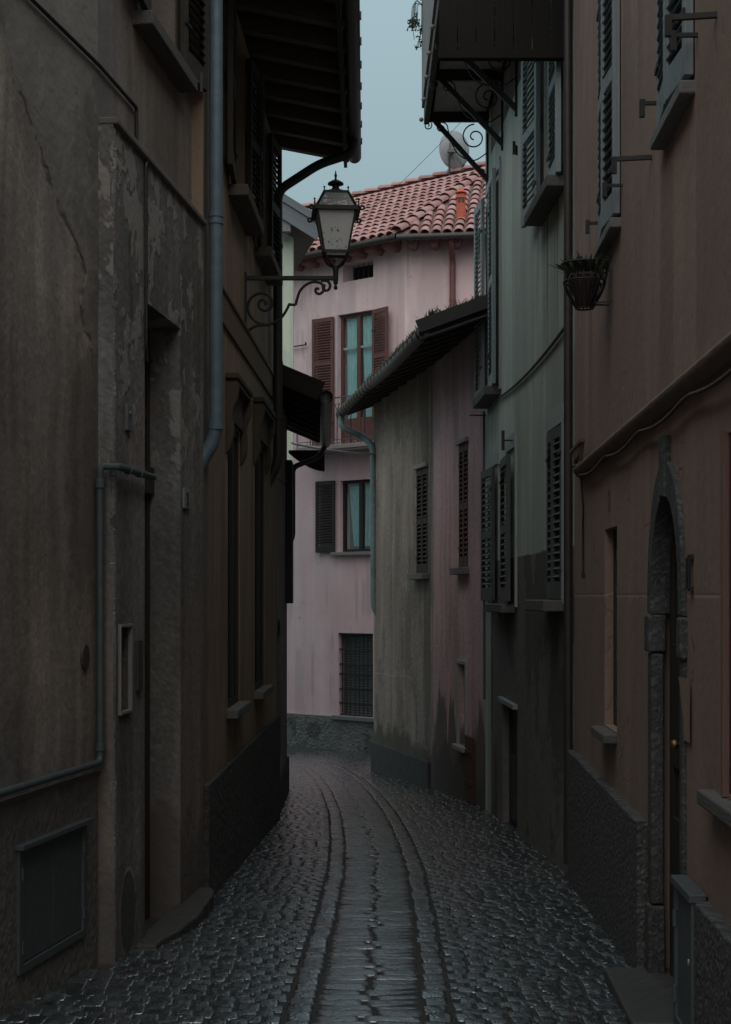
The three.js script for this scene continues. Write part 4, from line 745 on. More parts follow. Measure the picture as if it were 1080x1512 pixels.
// ================================================================== GREEN HOUSE, RIGHT
{
  const root = thing('green_house', 'pale green plaster house with louvred shutters, scrolled bracket balcony and dark cement base', 'house', [1.6, -0.3, -11.4]);
  const F = new Frame([1.155, 13.7], [1.31, 9.0]);
  const t = tex(F.len, 6.6, 175, (x, y, o) => {
    const w = fbm(x * 5, y * 5, 4) - 0.5, w2 = fbm(x * 28, y * 28, 3) - 0.5;
    plaster(x, y, o, [0.50, 0.54, 0.485], { blotch: 0.2, streak: 0.3, grain: 0.14, seedx: 410, hue: 0.03 });
    const dk = ss(0.52, 0.66, fbm(x * 4 + 2, y * 0.6 + 1, 4) + w2 * 0.12) * ss(F.len * 0.35, F.len, x + w); lay(o, [0.24, 0.255, 0.22], dk * 0.5);
    // run-off under the upper sill
    const uS = F.len * (1 - (9.85 - 9) / 4.7); const ro = ss(0.5, 0.2, Math.abs(x - uS - 0.05)) * ss(3.0, 4.1, y) * ss(4.35, 4.25, y) * ss(0.42, 0.6, fbm(x * 14, y * 0.8, 3)); lay(o, [0.12, 0.125, 0.11], ro * 0.7);
    const low = ss(1.915, 1.90, y + w2 * 0.012 + w * 0.02) * ss(0.42, 0.46, x + w2 * 0.05); const k = fbm(x * 24, y * 24, 4), k2 = fbm(x * 3, y * 2.2, 4);
    const cg = 0.55 + 0.5 * k + 0.5 * k2; lay(o, [0.17 * cg, 0.155 * cg, 0.14 * cg], low); o[3] = mix(o[3], 0.3 + 0.6 * k, low);
    const dirt = ss(0.55, 0.65, fbm(x * 2.5 + 14, y * 1.4, 4) + w2 * 0.2) * low; lay(o, [0.04, 0.039, 0.036], dirt * 0.6);
  }, 0, -0.9);
  const m = texMat(t, 0.006, 0.95), rect = [0, -0.9, F.len, 6.6];
  const uu = (d) => F.u(d);
  const U1 = [uu(10.12), uu(9.6), 4.33, 5.6], U2 = [uu(13.5), uu(12.98), 3.46, 5.35], W3 = [uu(12.72), uu(12.12), 1.53, 2.76], W4 = [uu(9.85), uu(9.25), 1.56, 2.72], CD = [uu(12.42), uu(11.5), -1.3, 0.66];
  fpart('wall', wallGeo(0, F.len, -1.4, 5.7, [U1, U2, W3, W4, CD], 0.28, rect), m, root, F);
  fpart('wall', wallGeo(0, F.len, 5.7, 8.2, [], 0.28, rect), m, root, F);
  const teal = M.wood(0.34, 0.41, 0.43, 0.55), tealD = M.wood(0.11, 0.125, 0.13, 0.6), frameM = M.tint(0.42, 0.48, 0.48, 0.8);
  const back = (w) => fpart('opening_back', bx(w[1] - w[0], w[3] - w[2], 0.02, (w[0] + w[1]) / 2, (w[2] + w[3]) / 2, -0.25), M.room, root, F);
  // upper near window: leaves standing open
  back(U1); windowFill(root, F, ...U1, 0.12, tealD);
  sill(root, F, U1[0] - 0.12, U1[1] + 0.38, 4.25, 0.13, 0.075, M.stoneDark);
  put(shutter(root, 0.48, 1.28, teal, { s: -1, stile: 0.055 }), F, U1[0] + 0.0, 4.33, 0.045, 0.08);
  put(shutter(root, 0.42, 1.28, teal, { s: 1, stile: 0.055 }), F, U1[1], 4.33, 0.045, -0.03);
  { const p = F.p(U1[0] + 0.02, 4.75, 0.2); wpart('shutter_stay', mg([bar([p.x, p.y, p.z], [p.x - 0.02, p.y - 0.02, p.z + 0.1], 0.014, 0.06), bx(0.02, 0.09, 0.02, p.x - 0.03, p.y - 0.01, p.z + 0.1)]), M.iron, root); }
  // upper far window: tall leaves
  back(U2); windowFill(root, F, ...U2, 0.12, tealD);
  sill(root, F, U2[0] - 0.05, U2[1] + 0.4, 3.37, 0.14, 0.08, M.stoneDark);
  put(shutter(root, 0.4, 1.9, teal, { s: -1, stile: 0.055 }), F, U2[0], 3.46, 0.045, 0.07);
  put(shutter(root, 0.46, 1.9, teal, { s: 1, stile: 0.055 }), F, U2[1] - 0.0, 3.46, 0.045, -0.04);
  for (const g of [bx(0.06, 2.02, 0.02, U2[1] + 0.46, 4.42, 0.01), bx(U2[1] - U2[0] + 0.5, 0.09, 0.02, (U2[0] + U2[1]) / 2 + 0.2, 5.42, 0.0102)]) fpart('window_surround', g, frameM, root, F);
  // lower far window: two leaves ajar in pale surrounds
  back(W3); windowFill(root, F, ...W3, 0.12, tealD);
  for (const g of [bx(0.1, 1.36, 0.02, W3[0] - 0.66, 2.2, 0.01), bx(0.05, 1.30, 0.02, W3[1] + 0.60, 2.15, 0.01), bx(0.62, 0.12, 0.02, W3[0] - 0.3, 2.832, 0.0102), bx(0.6, 0.12, 0.02, W3[1] + 0.3, 2.862, 0.0102)]) fpart('window_surround', g, frameM, root, F);
  sill(root, F, W3[0] - 0.06, W3[1] + 0.5, 1.45, 0.12, 0.07, M.stoneDark);
  put(shutter(root, 0.55, 1.2, tealD, { s: -1, pitch: 0.055 }), F, W3[0], 1.545, 0.045, 0.06);
  put(shutter(root, 0.55, 1.2, tealD, { s: 1, pitch: 0.055 }), F, W3[1], 1.545, 0.045, -0.03);
  wpart('shutter_stay', mg([bar(F.p(W3[1] + 0.5, 2.86, 0).toArray(), F.p(W3[1] + 0.5, 2.86, 0.1).toArray(), 0.012, 0.012), bx(0.025, 0.16, 0.025).translate(...F.p(W3[1] + 0.5, 2.86, 0.1).toArray())]), M.iron, root);
  // lower near window: closed leaves
  back(W4);
  for (const g of [bx(0.07, 1.2, 0.03, W4[1] + 0.035, 2.14, 0.015), bx(W4[1] - W4[0] + 0.07, 0.12, 0.03, (W4[0] + W4[1]) / 2 + 0.035, 2.782, 0.0152)]) fpart('window_surround', g, frameM, root, F);
  { const ww = (W4[1] - W4[0]) / 2 - 0.003; put(shutter(root, ww, 1.14, tealD, { s: 1, pitch: 0.052, rails: [] }), F, W4[0], 1.57, 0.012, -0.05); put(shutter(root, ww, 1.14, tealD, { s: -1, pitch: 0.052, rails: [] }), F, W4[1], 1.57, 0.012, 0.05); }
  sill(root, F, W4[0] - 0.16, W4[1] + 0.06, 1.49, 0.16, 0.075, M.stoneDark);
  // cellar door
  { const w = CD[1] - CD[0]; const d = part('cellar_door', mg([bx(w - 0.02, 1.3, 0.04, w / 2, 0.0, 0), bx(0.06, 1.3, 0.06, 0.03, 0, 0.002), bx(0.06, 1.3, 0.06, w - 0.03, 0, 0.002), bx(w - 0.12, 0.06, 0.06, w / 2, 0.62, 0.002)]), M.wood(0.05, 0.055, 0.06), root); put(d, F, CD[0], 0.0, -0.09);
    for (let i = 0; i < 2; i++) part('door_panel', bx(w / 2 - 0.14, 0.55, 0.02, w * (0.27 + 0.46 * i), -0.06, 0.026, 0.006), d.material, d);
    part('handle', new THREE.SphereGeometry(0.022, 12, 8).translate(w - 0.16, 0.13, 0.05), M.brass, d);
    fpart('door_lintel', bx(w + 0.06, 0.04, 0.05, CD[0] + w / 2, 0.69, 0.018, 0.005), M.tint(0.3, 0.33, 0.34), root, F); }
  // wall cables and thin corner pipe
  wpart('cable', sweep(Array.from({ length: 24 }, (_, i) => F.p(uu(12.5 - i * 0.15), 3.285 + 0.05 * Math.pow(Math.abs(i - 11.5) / 11.5, 2), 0.016)), 0.011, 6), M.iron, root);
  wpart('corner_pipe', poly([F.p(0.05, 3.36, 0.02), F.p(0.05, 1.75, 0.02), F.p(0.09, 1.68, 0.02), F.p(0.09, 0.6, 0.02)], 0.012, 8), M.tint(0.1, 0.12, 0.125, 0.5), root);
  wpart('wall_hook', bar(F.p(0.06, 3.32, 0).toArray(), F.p(0.06, 3.32, 0.16).toArray(), 0.012, 0.012), M.iron, root);
  fpart('plaster_patch', bx(0.24, 1.15, 0.012, F.len - 0.16, 2.42, 0.004, 0.003), M.tint(0.27, 0.28, 0.28), root, F);
  // downpipe in the corner
  wpart('downpipe', poly([F.p(F.len + 0.012, 8.1, 0.03), F.p(F.len + 0.012, -0.1, 0.03)], 0.028, 12), M.pipeDark, root);
  // balcony on iron brackets
  {
    const d0 = 9.15, d1 = 13.52, xo = 0.56, yb = 6.09;
    const xw = (d) => 1.607 - 0.033 * d;
    const bal = wpart('balcony', mg([quadSlab([[xo, yb + 0.16, -d0], [xw(d0), yb + 0.16, -d0], [xw(d1), yb + 0.16, -d1], [xo, yb + 0.16, -d1]], 0.05), bx(0.05, 0.14, d1 - d0, xo + 0.02, yb + 0.05, -(d0 + d1) / 2), bx(xw(d1) - xo, 0.12, 0.05, (xo + xw(d1)) / 2, yb + 0.06, -d1 + 0.02)]), M.tint(0.07, 0.055, 0.05, 0.8), root);
    const T = (g) => g.translate(-root.position.x, -root.position.y, -root.position.z);
    const ds = [10.3, 11.5, 12.38, 13.46];
    for (let i = 0; i < ds.length; i++) { const dn = i ? ds[i - 1] : d0; part('soffit_slab', T(bx(xw(ds[i]) - xo - 0.1, 0.035, ds[i] - dn - 0.09, (xw(ds[i]) + xo) / 2 + 0.03, yb + 0.085, -(ds[i] + dn) / 2)), M.tint(0.52, 0.45, 0.42, 0.9, 0.003), bal); }
    for (const d of ds) {
      const w = xw(d); part('joist', T(bx(w - xo, 0.07, 0.07, (w + xo) / 2, yb + 0.04, -d)), M.woodDark, bal);
      part('bracket', T(mg([bar([xo + 0.1, yb - 0.01, -d], [w, 5.52, -d], 0.028, 0.045), bx(w - xo - 0.02, 0.02, 0.03, (w + xo) / 2, yb - 0.006, -d), bx(0.02, 0.62, 0.03, w - 0.01, 5.78, -d)])), M.iron, bal);
      const spiral = (cx, cy, r, a0, turns, s) => Array.from({ length: 26 }, (_, k) => { const q = k / 25, a = a0 + s * q * turns * Math.PI * 2, rad = r * (1 - 0.82 * q); return v3(cx + Math.cos(a) * rad, cy + Math.sin(a) * rad, -d); });
      part('scroll', T(mg([tube(spiral(w - 0.13, yb - 0.16, 0.125, 1.6, 1.45, 1), 0.007, 60, 6), tube(spiral(xo + 0.16, yb - 0.07, 0.06, -0.2, 1.4, 1), 0.006, 50, 6), tube(spiral(xo + 0.03, yb - 0.05, 0.04, 0.6, 1.3, -1), 0.006, 40, 6), tube([v3(xo + 0.22, yb - 0.08, -d), v3(xo + 0.25, yb - 0.2, -d), v3(xo + 0.33, yb - 0.33, -d), v3(w - 0.14, yb - 0.38, -d), v3(w, yb - 0.30, -d)], 0.006, 30, 6)])), M.iron, bal);
    }
    part('parapet', T(mg([bx(0.03, 1.05, d1 - d0, xo - 0.01, yb + 0.66, -(d0 + d1) / 2), bx(xw(d1) - xo, 1.05, 0.03, (xo + xw(d1)) / 2, yb + 0.66, -d1 - 0.02), bx(0.06, 0.04, d1 - d0 + 0.1, xo - 0.01, yb + 1.2, -(d0 + d1) / 2)])), M.tint(0.26, 0.25, 0.245, 0.8), bal);
    for (let d = d0 + 0.5; d < d1; d += 0.55) part('edge_bolt', T(new THREE.SphereGeometry(0.022, 8, 6).translate(xo - 0.03, yb + 0.02, -d)), M.stone, bal);
    // boarded screen closing the near end and hanging below the slab
    const scM = M.wood(0.012, 0.010, 0.009, 1), sc = part('end_screen', T(bx(xw(d0) - 0.47, 0.05, 0.06, (xw(d0) + 0.47) / 2, 5.05, -d0 + 0.05)), scM, bal);
    for (let i = 0; i < 7; i++) { const w = (xw(d0) - 0.47) / 7; part('board', T(bx(w - 0.006, 2.2, 0.025, 0.47 + (i + 0.5) * w, 6.17, -d0 + 0.05, 0.004)), scM, sc); }
  }
  mass(root, [[1.46, 13.66], [1.62, 8.98], [6, 8.98], [6, 13.66]], -1.4, 8.15, M.core);
  wpart('roof', quadSlab([[1.0, 8.35, -8.98], [5.5, 10, -8.98], [5.5, 10, -13.75], [0.9, 8.35, -13.75]], 0.15), M.woodSoffit, root);
  wpart('gable_wall', bx(4.6, 9.4, 0.05, 3.48, 3.5, -13.68), M.tint(0.36, 0.4, 0.36), root);
}

// ================================================================== OCHRE HOUSE, RIGHT, WITH THE ARCHED DOOR
{
  const root = thing('ochre_house', 'brown ochre plaster house with stone arched doorway and speckled roughcast base', 'house', [1.4, 0, -5]);
  const X = (d) => 0.979 + 0.037 * d, D0 = 8.9, D1 = 2.2;
  const F = new Frame([X(D0), D0], [X(D1), D1]), Fb = new Frame([X(D1), D1], [X(-7), -7]);
  const t = tex(F.len, 5.3, 190, (x, y, o) => {
    const w = fbm(x * 5, y * 5, 4) - 0.5, w2 = fbm(x * 30, y * 30, 3) - 0.5;
    plaster(x, y, o, [0.30, 0.211, 0.171], { blotch: 0.22, streak: 0.22, grain: 0.2, seedx: 510, hue: 0.05 });
    const s1 = ss(0.54, 0.66, fbm(x * 5 + 7, y * 0.35 + 2, 4) + w2 * 0.1) * ss(2.3, 2.5, y + w * 0.3); lay(o, [0.19, 0.127, 0.1], s1 * 0.45);
    const pk = ss(0.52, 0.64, fbm(x * 1.1 + 21, y * 0.9, 4) + w2 * 0.1); lay(o, [0.31, 0.205, 0.168], pk * 0.4);
    // the painted joint line
    const j = Math.exp(-Math.pow((y - 1.598 - 0.006 * w) / 0.0045, 2)); lay(o, [0.46, 0.35, 0.28], j * 0.75); o[3] -= j * 0.25;
    o[3] += w2 * 0.25;
    const hc = Math.abs(fbm(x * 1.7 + 3, y * 1.2 + 6, 5) - 0.5), cr = ss(0.005, 0.0008, hc) * ss(0.48, 0.6, fbm(x * 0.9 + 12, y * 0.8, 3)); lay(o, [0.1, 0.07, 0.055], cr * 0.55); o[3] -= cr * 0.3;
    const ft = fbm(x * 2.6 + 44, y * 1.9, 5) + w2 * 0.08, pt = ss(0.575, 0.59, ft) * ss(0.45, 0.6, fbm(x * 0.7 + 2, y * 0.7, 2)); lay(o, [0.265, 0.195, 0.172], pt * 0.45); o[3] += pt * 0.06;
  }, 0, -0.4);
  const m = texMat(t, 0.0065, 0.95), rect = [0, -0.4, F.len, 5.3];
  const u = (d) => F.u(d);
  const W1 = [u(7.45), u(6.86), 3.43, 4.85], W2 = [u(5.62), u(5.03), 3.43, 4.85], NI2 = [u(7.46), u(7.0), 0.92, 1.94], NW = [u(4.50), u(3.8), 0.97, 2.11], CB = [u(5.13), u(4.80), 0.06, 0.575];
  const arch = new THREE.Path(); const a0 = u(5.96), a1 = u(5.18), sp = 1.5, ac = (a0 + a1) / 2, ar = (a1 - a0) / 2;
  arch.moveTo(a0, -1.3); arch.lineTo(a0, sp); for (let i = 1; i < 20; i++) { const q = Math.PI * (1 - i / 20); arch.lineTo(ac + Math.cos(q) * ar, sp + Math.pow(Math.sin(q), 0.85) * 0.62); } arch.lineTo(a1, sp); arch.lineTo(a1, -1.3); arch.closePath();
  fpart('wall', wallGeo(0, F.len, -1.4, 4.9, [W1, W2, NI2, NW, CB, arch], 0.28, rect), m, root, F);
  fpart('wall', wallGeo(0, F.len, 4.9, 6.0, [], 0.28, rect), m, root, F);
  fpart('wall', wallGeo(0, Fb.len, -1.4, 6.0, [], 0.28, rect), m, root, Fb);
  // stone door surround: jamb stones, impost blocks, voussoirs, keystone; joints stay open
  const ts = tex(0.7, 0.7, 360, (x, y, o) => { const k = vn(x * 150, y * 150), k2 = fbm(x * 9, y * 9, 4), k3 = vn(x * 85 + 3, y * 85); const c = 0.45 + 0.55 * k2 + 0.7 * (k - 0.5) + (k3 > 0.74 ? 0.55 : 0); o[0] = 0.088 * c; o[1] = 0.089 * c; o[2] = 0.091 * c; o[3] = 0.5 * k2 + 0.5 * k3; });
  const gran = texMat(ts, 0.0035, 0.85);
  const stoneBox = (u0, u1, y0, y1, out, inn) => { const g = bx(u1 - u0, y1 - y0 - 0.006, out + inn, (u0 + u1) / 2, (y0 + y1) / 2, (out - inn) / 2, 0.01); return uvRect(g, [rnd(), rnd(), 0.7, 0.7]); };
  const tw = 0.10, tn = 0.055;
  const surround = fpart('door_surround', stoneBox(a0 + 0.003, a0 + tw, -0.5, 0.32, 0.03, 0.04), gran, root, F);
  for (const s of [0, 1]) {
    const x0 = s ? a1 - tn : a0 + 0.003, x1 = s ? a1 - 0.003 : a0 + tw;
    if (s) part('jamb_stone', stoneBox(x0, x1, -0.5, 0.32, 0.03, 0.04), gran, surround);
    part('jamb_stone', stoneBox(x0, x1, 0.32, 1.36, 0.018, 0.035), gran, surround);
    part('impost_block', stoneBox(s ? x0 : x0 - 0.02, s ? x1 + 0.02 : x1, 1.36, 1.52, 0.03, 0.045), gran, surround);
  }
  const nV = 9;
  for (let i = 0; i < nV; i++) {
    const s = new THREE.Shape(), A0 = Math.PI * (1 - i / nV) - 0.006, A1 = Math.PI * (1 - (i + 1) / nV) + 0.006, pt = (q, r, h) => [ac + Math.cos(q) * r, 1.52 + Math.pow(Math.max(0, Math.sin(q)), 0.85) * h];
    const key = i === 4, ro = ar - 0.002, ho = key ? 0.7 : 0.60, ri = ar - 0.075, hi = 0.47;
    s.moveTo(...pt(A0, ri, hi)); for (let k = 0; k <= 4; k++) s.lineTo(...pt(mix(A0, A1, k / 4), key ? ro * 0.96 : ro, ho)); for (let k = 4; k >= 0; k--) s.lineTo(...pt(mix(A0, A1, k / 4), ri, hi)); s.closePath();
    part(key ? 'keystone' : 'voussoir', uvRect(new THREE.ExtrudeGeometry(s, { depth: key ? 0.085 : 0.075, bevelEnabled: true, bevelSize: 0.004, bevelThickness: 0.004, bevelSegments: 1 }).translate(0, 0, key ? -0.062 : -0.06), [rnd(), rnd(), 0.7, 0.7]), gran, surround);
  }
  // the dark door
  { const w = a1 - a0; const d = part('door', mg([bx(w - 0.1, 2.6, 0.04, w / 2, 0.8, 0), bx(0.05, 2.6, 0.06, 0.13, 0.8, 0.003), bx(0.05, 2.6, 0.06, w - 0.13, 0.8, 0.003), bx(0.03, 2.4, 0.056, w / 2, 0.7, 0.003)]), M.wood(0.03, 0.024, 0.02), root); put(d, F, a0, 0, -0.09);
    for (const x of [0.3, 0.7]) for (const y of [0.45, 1.15]) part('door_panel', bx(0.14, 0.5, 0.02, w * x, y, 0.024, 0.006), d.material, d);
    part('handle', mg([new THREE.SphereGeometry(0.018, 14, 10).translate(w * 0.58, 1.02, 0.075), cyl(0.009, 0.009, 0.05, 0, 0, 0, 8).rotateX(Math.PI / 2).translate(w * 0.58, 1.02, 0.045)]), M.brass, d);
    part('lock', cyl(0.015, 0.015, 0.012, 0, 0, 0, 12).rotateX(Math.PI / 2).translate(w * 0.58, 0.9, 0.04), M.brass, d); }
  // roughcast base
  const tr = tex(1.4, 0.9, 420, (x, y, o) => { const k = vn(x * 95, y * 95), k2 = fbm(x * 42, y * 42, 3), k3 = vn(x * 120 + 9, y * 120), pale = ss(0.72, 0.86, k3) * (0.4 + 0.9 * fbm(x * 4, y * 4, 3)); const c = 0.45 + 0.7 * k2 + 0.5 * (k - 0.5); o[0] = mix(0.09 * c, 0.26, pale * 0.6); o[1] = mix(0.091 * c, 0.265, pale * 0.6); o[2] = mix(0.088 * c, 0.265, pale * 0.6); o[3] = 0.45 * k + 0.55 * k2; });
  const rough = texMat(tr, 0.010, 0.9);
  const plinth = (d0, d1, top) => { const s = new THREE.Shape(); s.moveTo(u(d0), -1.2); s.lineTo(u(d1), -1.2); s.lineTo(u(d1), top); const n = 24; for (let i = 1; i <= n; i++) s.lineTo(mix(u(d1), u(d0), i / n), top + 0.012 * (vn(i * 0.9, top * 40) - 0.5)); s.closePath(); fpart('plinth', uvRect(new THREE.ExtrudeGeometry(s, { depth: 0.035, bevelEnabled: true, bevelSize: 0.008, bevelThickness: 0.012, bevelSegments: 2 }), [0, 0, 1.4, 0.9]), rough, root, F); };
  plinth(8.86, 6.06, 0.625); plinth(4.80, 2.3, 0.555);
  // moulded rail under the upper storey
  { const s = new THREE.Shape(); s.moveTo(-0.01, -0.05); s.lineTo(0.02, -0.045); s.quadraticCurveTo(0.055, -0.02, 0.055, 0.005); s.quadraticCurveTo(0.05, 0.025, 0.02, 0.032); s.lineTo(-0.01, 0.05); s.closePath();
    const g = new THREE.ExtrudeGeometry(s, { depth: u(D1) - u(8.48), bevelEnabled: false }).rotateY(Math.PI / 2); // profile n becomes -u axis
    g.applyMatrix4(new THREE.Matrix4().makeBasis(v3(1, 0, 0), v3(0, 1, 0), v3(0, 0, 1)));
    const p = g.attributes.position; for (let i = 0; i < p.count; i++) { const uu = p.getX(i), n = -p.getZ(i); p.setXYZ(i, u(8.48) + uu, 2.34 + 0.02 * (uu / 4) + 0.008 * Math.sin(uu * 2.3) + p.getY(i), n); } g.computeVertexNormals();
    fpart('string_rail', g, M.tint(0.22, 0.16, 0.135, 0.85, 0.003, { side: THREE.DoubleSide }), root, F);
    wpart('rail_cable', sweep(Array.from({ length: 34 }, (_, i) => F.p(u(8.3 - i * 0.14), 2.30 - 0.03 * Math.abs(Math.sin(i * 0.4)), 0.035)), 0.008, 6), M.tint(0.12, 0.1, 0.09), root);
    wpart('rail_bracket', mg([bar(F.p(u(8.62), 2.46, 0.05).toArray(), F.p(u(8.02), 2.47, 0.05).toArray(), 0.03, 0.018), bar(F.p(u(8.05), 2.47, 0.05).toArray(), F.p(u(8.1), 2.36, 0.05).toArray(), 0.02, 0.02), bar(F.p(u(8.5), 2.46, 0.05).toArray(), F.p(u(8.46), 2.36, 0.05).toArray(), 0.02, 0.02), new THREE.TorusGeometry(0.038, 0.014, 8, 16).applyQuaternion(F.q).translate(...F.p(u(8.36), 2.42, 0.05).toArray()), new THREE.TorusGeometry(0.038, 0.014, 8, 16).applyQuaternion(F.q).translate(...F.p(u(8.2), 2.43, 0.05).toArray())]), M.tint(0.12, 0.09, 0.08, 0.7), root);
    wpart('hanging_cable', mg([poly([F.p(u(8.3), 2.3, 0.03), F.p(u(8.29), 2.1, 0.015), F.p(u(8.34), 1.98, 0.012), F.p(u(8.33), 1.72, 0.012)], 0.006, 6), bx(0.02, 0.03, 0.02).translate(...F.p(u(8.33), 1.71, 0.012).toArray())]), M.iron, root);
  }
  // upper windows, closed pairs
  const slate = M.wood(0.30, 0.35, 0.38, 0.55);
  for (const w of [W1, W2]) {
    const ww = (w[1] - w[0]) / 2 - 0.003;
    put(shutter(root, ww, 1.4, slate, { s: 1, stile: 0.04 }), F, w[0], w[2] + 0.01, 0.02, -0.07);
    put(shutter(root, ww, 1.4, slate, { s: -1, stile: 0.04 }), F, w[1], w[2] + 0.01, 0.02, 0.07);
    fpart('opening_back', bx(w[1] - w[0], w[3] - w[2], 0.02, (w[0] + w[1]) / 2, (w[2] + w[3]) / 2, -0.25), M.room, root, F);
    sill(root, F, w[0] - 0.05, w[1] + 0.01, w[2] - 0.06, 0.055, 0.05, M.tint(0.24, 0.24, 0.24, 0.85, 0.003));
    for (const e of [w[0] - 0.05, w[1] + 0.05]) wpart('shutter_stay', mg([bar(F.p(e, w[2] + 0.13, 0).toArray(), F.p(e, w[2] + 0.13, 0.09).toArray(), 0.014, 0.014), bx(0.02, 0.07, 0.02).translate(...F.p(e, w[2] + 0.11, 0.085).toArray())]), M.iron, root);
  }
  // iron flower-box arms
  for (const [d, y] of [[5.95, 3.43], [4.66, 3.50]]) { const A = F.p(u(d), y, 0), B = F.p(u(d) - 0.02, y, 0.155); wpart('iron_arm', mg([bar(A.toArray(), B.toArray(), 0.016, 0.018), bar([B.x, y + 0.008, B.z], [B.x, y - 0.06, B.z], 0.02, 0.02)]), M.iron, root); }
  // narrow window by the plinth
  windowFill(root, F, ...NI2, 0.07, M.woodDark, { mullion: false });
  sill(root, F, NI2[0] - 0.04, NI2[1] + 0.01, 0.865, 0.07, 0.045, M.stoneDark);
  for (const y of [1.06, 1.3, 1.62, 1.8]) fpart('hinge', bx(0.05, 0.05, 0.05, NI2[1] - 0.03, y, -0.03), M.iron, root, F);
  fpart('wall_anchor', mg(Array.from({ length: 7 }, (_, i) => bx(0.02, 0.012, 0.01, 0, i * 0.016, 0.005))).translate(u(7.25), 2.03, 0), M.tint(0.16, 0.11, 0.09), root, F);
  // near window at the frame's edge
  windowFill(root, F, ...NW, 0.03, M.wood(0.12, 0.06, 0.05));
  sill(root, F, NW[0] - 0.22, NW[1] + 0.1, 0.905, 0.055, 0.05, M.stoneDark);
  fpart('window_edge', bx(0.025, 1.16, 0.02, NW[0] - 0.012, 1.54, 0.006), M.tint(0.26, 0.15, 0.13), root, F);
  // meter cabinet
  { const w = CB[1] - CB[0], h = CB[3] - CB[2], mm = M.tint(0.10, 0.115, 0.125, 0.45, 0.0005);
    const f = part('meter_cabinet', mg([bx(0.03, h, 0.05, 0.015, h / 2, 0.02), bx(0.03, h, 0.05, w - 0.015, h / 2, 0.02), bx(w - 0.06, 0.03, 0.049, w / 2, 0.015, 0.02), bx(w + 0.02, 0.03, 0.06, w / 2, h - 0.002, 0.025, 0.004)]), mm, root); put(f, F, CB[0], CB[2], 0.012);
    part('leaf', bx(w - 0.068, h - 0.066, 0.02, w / 2, h / 2 - 0.004, 0.025, 0.004), mm, f);
    for (const y of [0.11, 0.38]) part('hinge', cyl(0.009, 0.009, 0.06, 0.028, y, 0.045, 8), mm, f);
    part('lock', cyl(0.011, 0.011, 0.01, 0, 0, 0, 10).rotateX(Math.PI / 2).translate(w - 0.06, h * 0.55, 0.04), M.tint(0.5, 0.5, 0.5, 0.3), f); }
  // small slot and bell by the door
  fpart('door_pull', mg([bx(0.05, 0.016, 0.014, 0, 0.115, 0.007), bx(0.05, 0.016, 0.014, 0, 0.0, 0.007), cyl(0.006, 0.006, 0.11, 0.012, 0.057, 0.016, 6), cyl(0.006, 0.006, 0.11, -0.012, 0.057, 0.016, 6)]).translate(u(5.07), 1.62, 0), M.iron, root, F);
  // threshold slab
  wpart('door_step', uvRect(bx(0.30, 0.10, 0.78, 0, 0, 0, 0.012).rotateY(-0.037).translate(X(5.57) - 0.05, gy(5.57) + 0.005, -5.57), [0, 0, 0.7, 0.7]), M.tint(0.075, 0.073, 0.07, 0.55, 0.004), root);
  mass(root, [[X(8.86) + 0.31, 8.88], [X(-7) + 0.31, -6.9], [7, -6.9], [7, 8.88]], -1.4, 5.95, M.core);
  wpart('roof', quadSlab([[0.55, 6.15, 7], [5.5, 8, 7], [5.5, 8, -8.95], [1.1, 6.15, -8.95]], 0.15), M.woodSoffit, root);
}

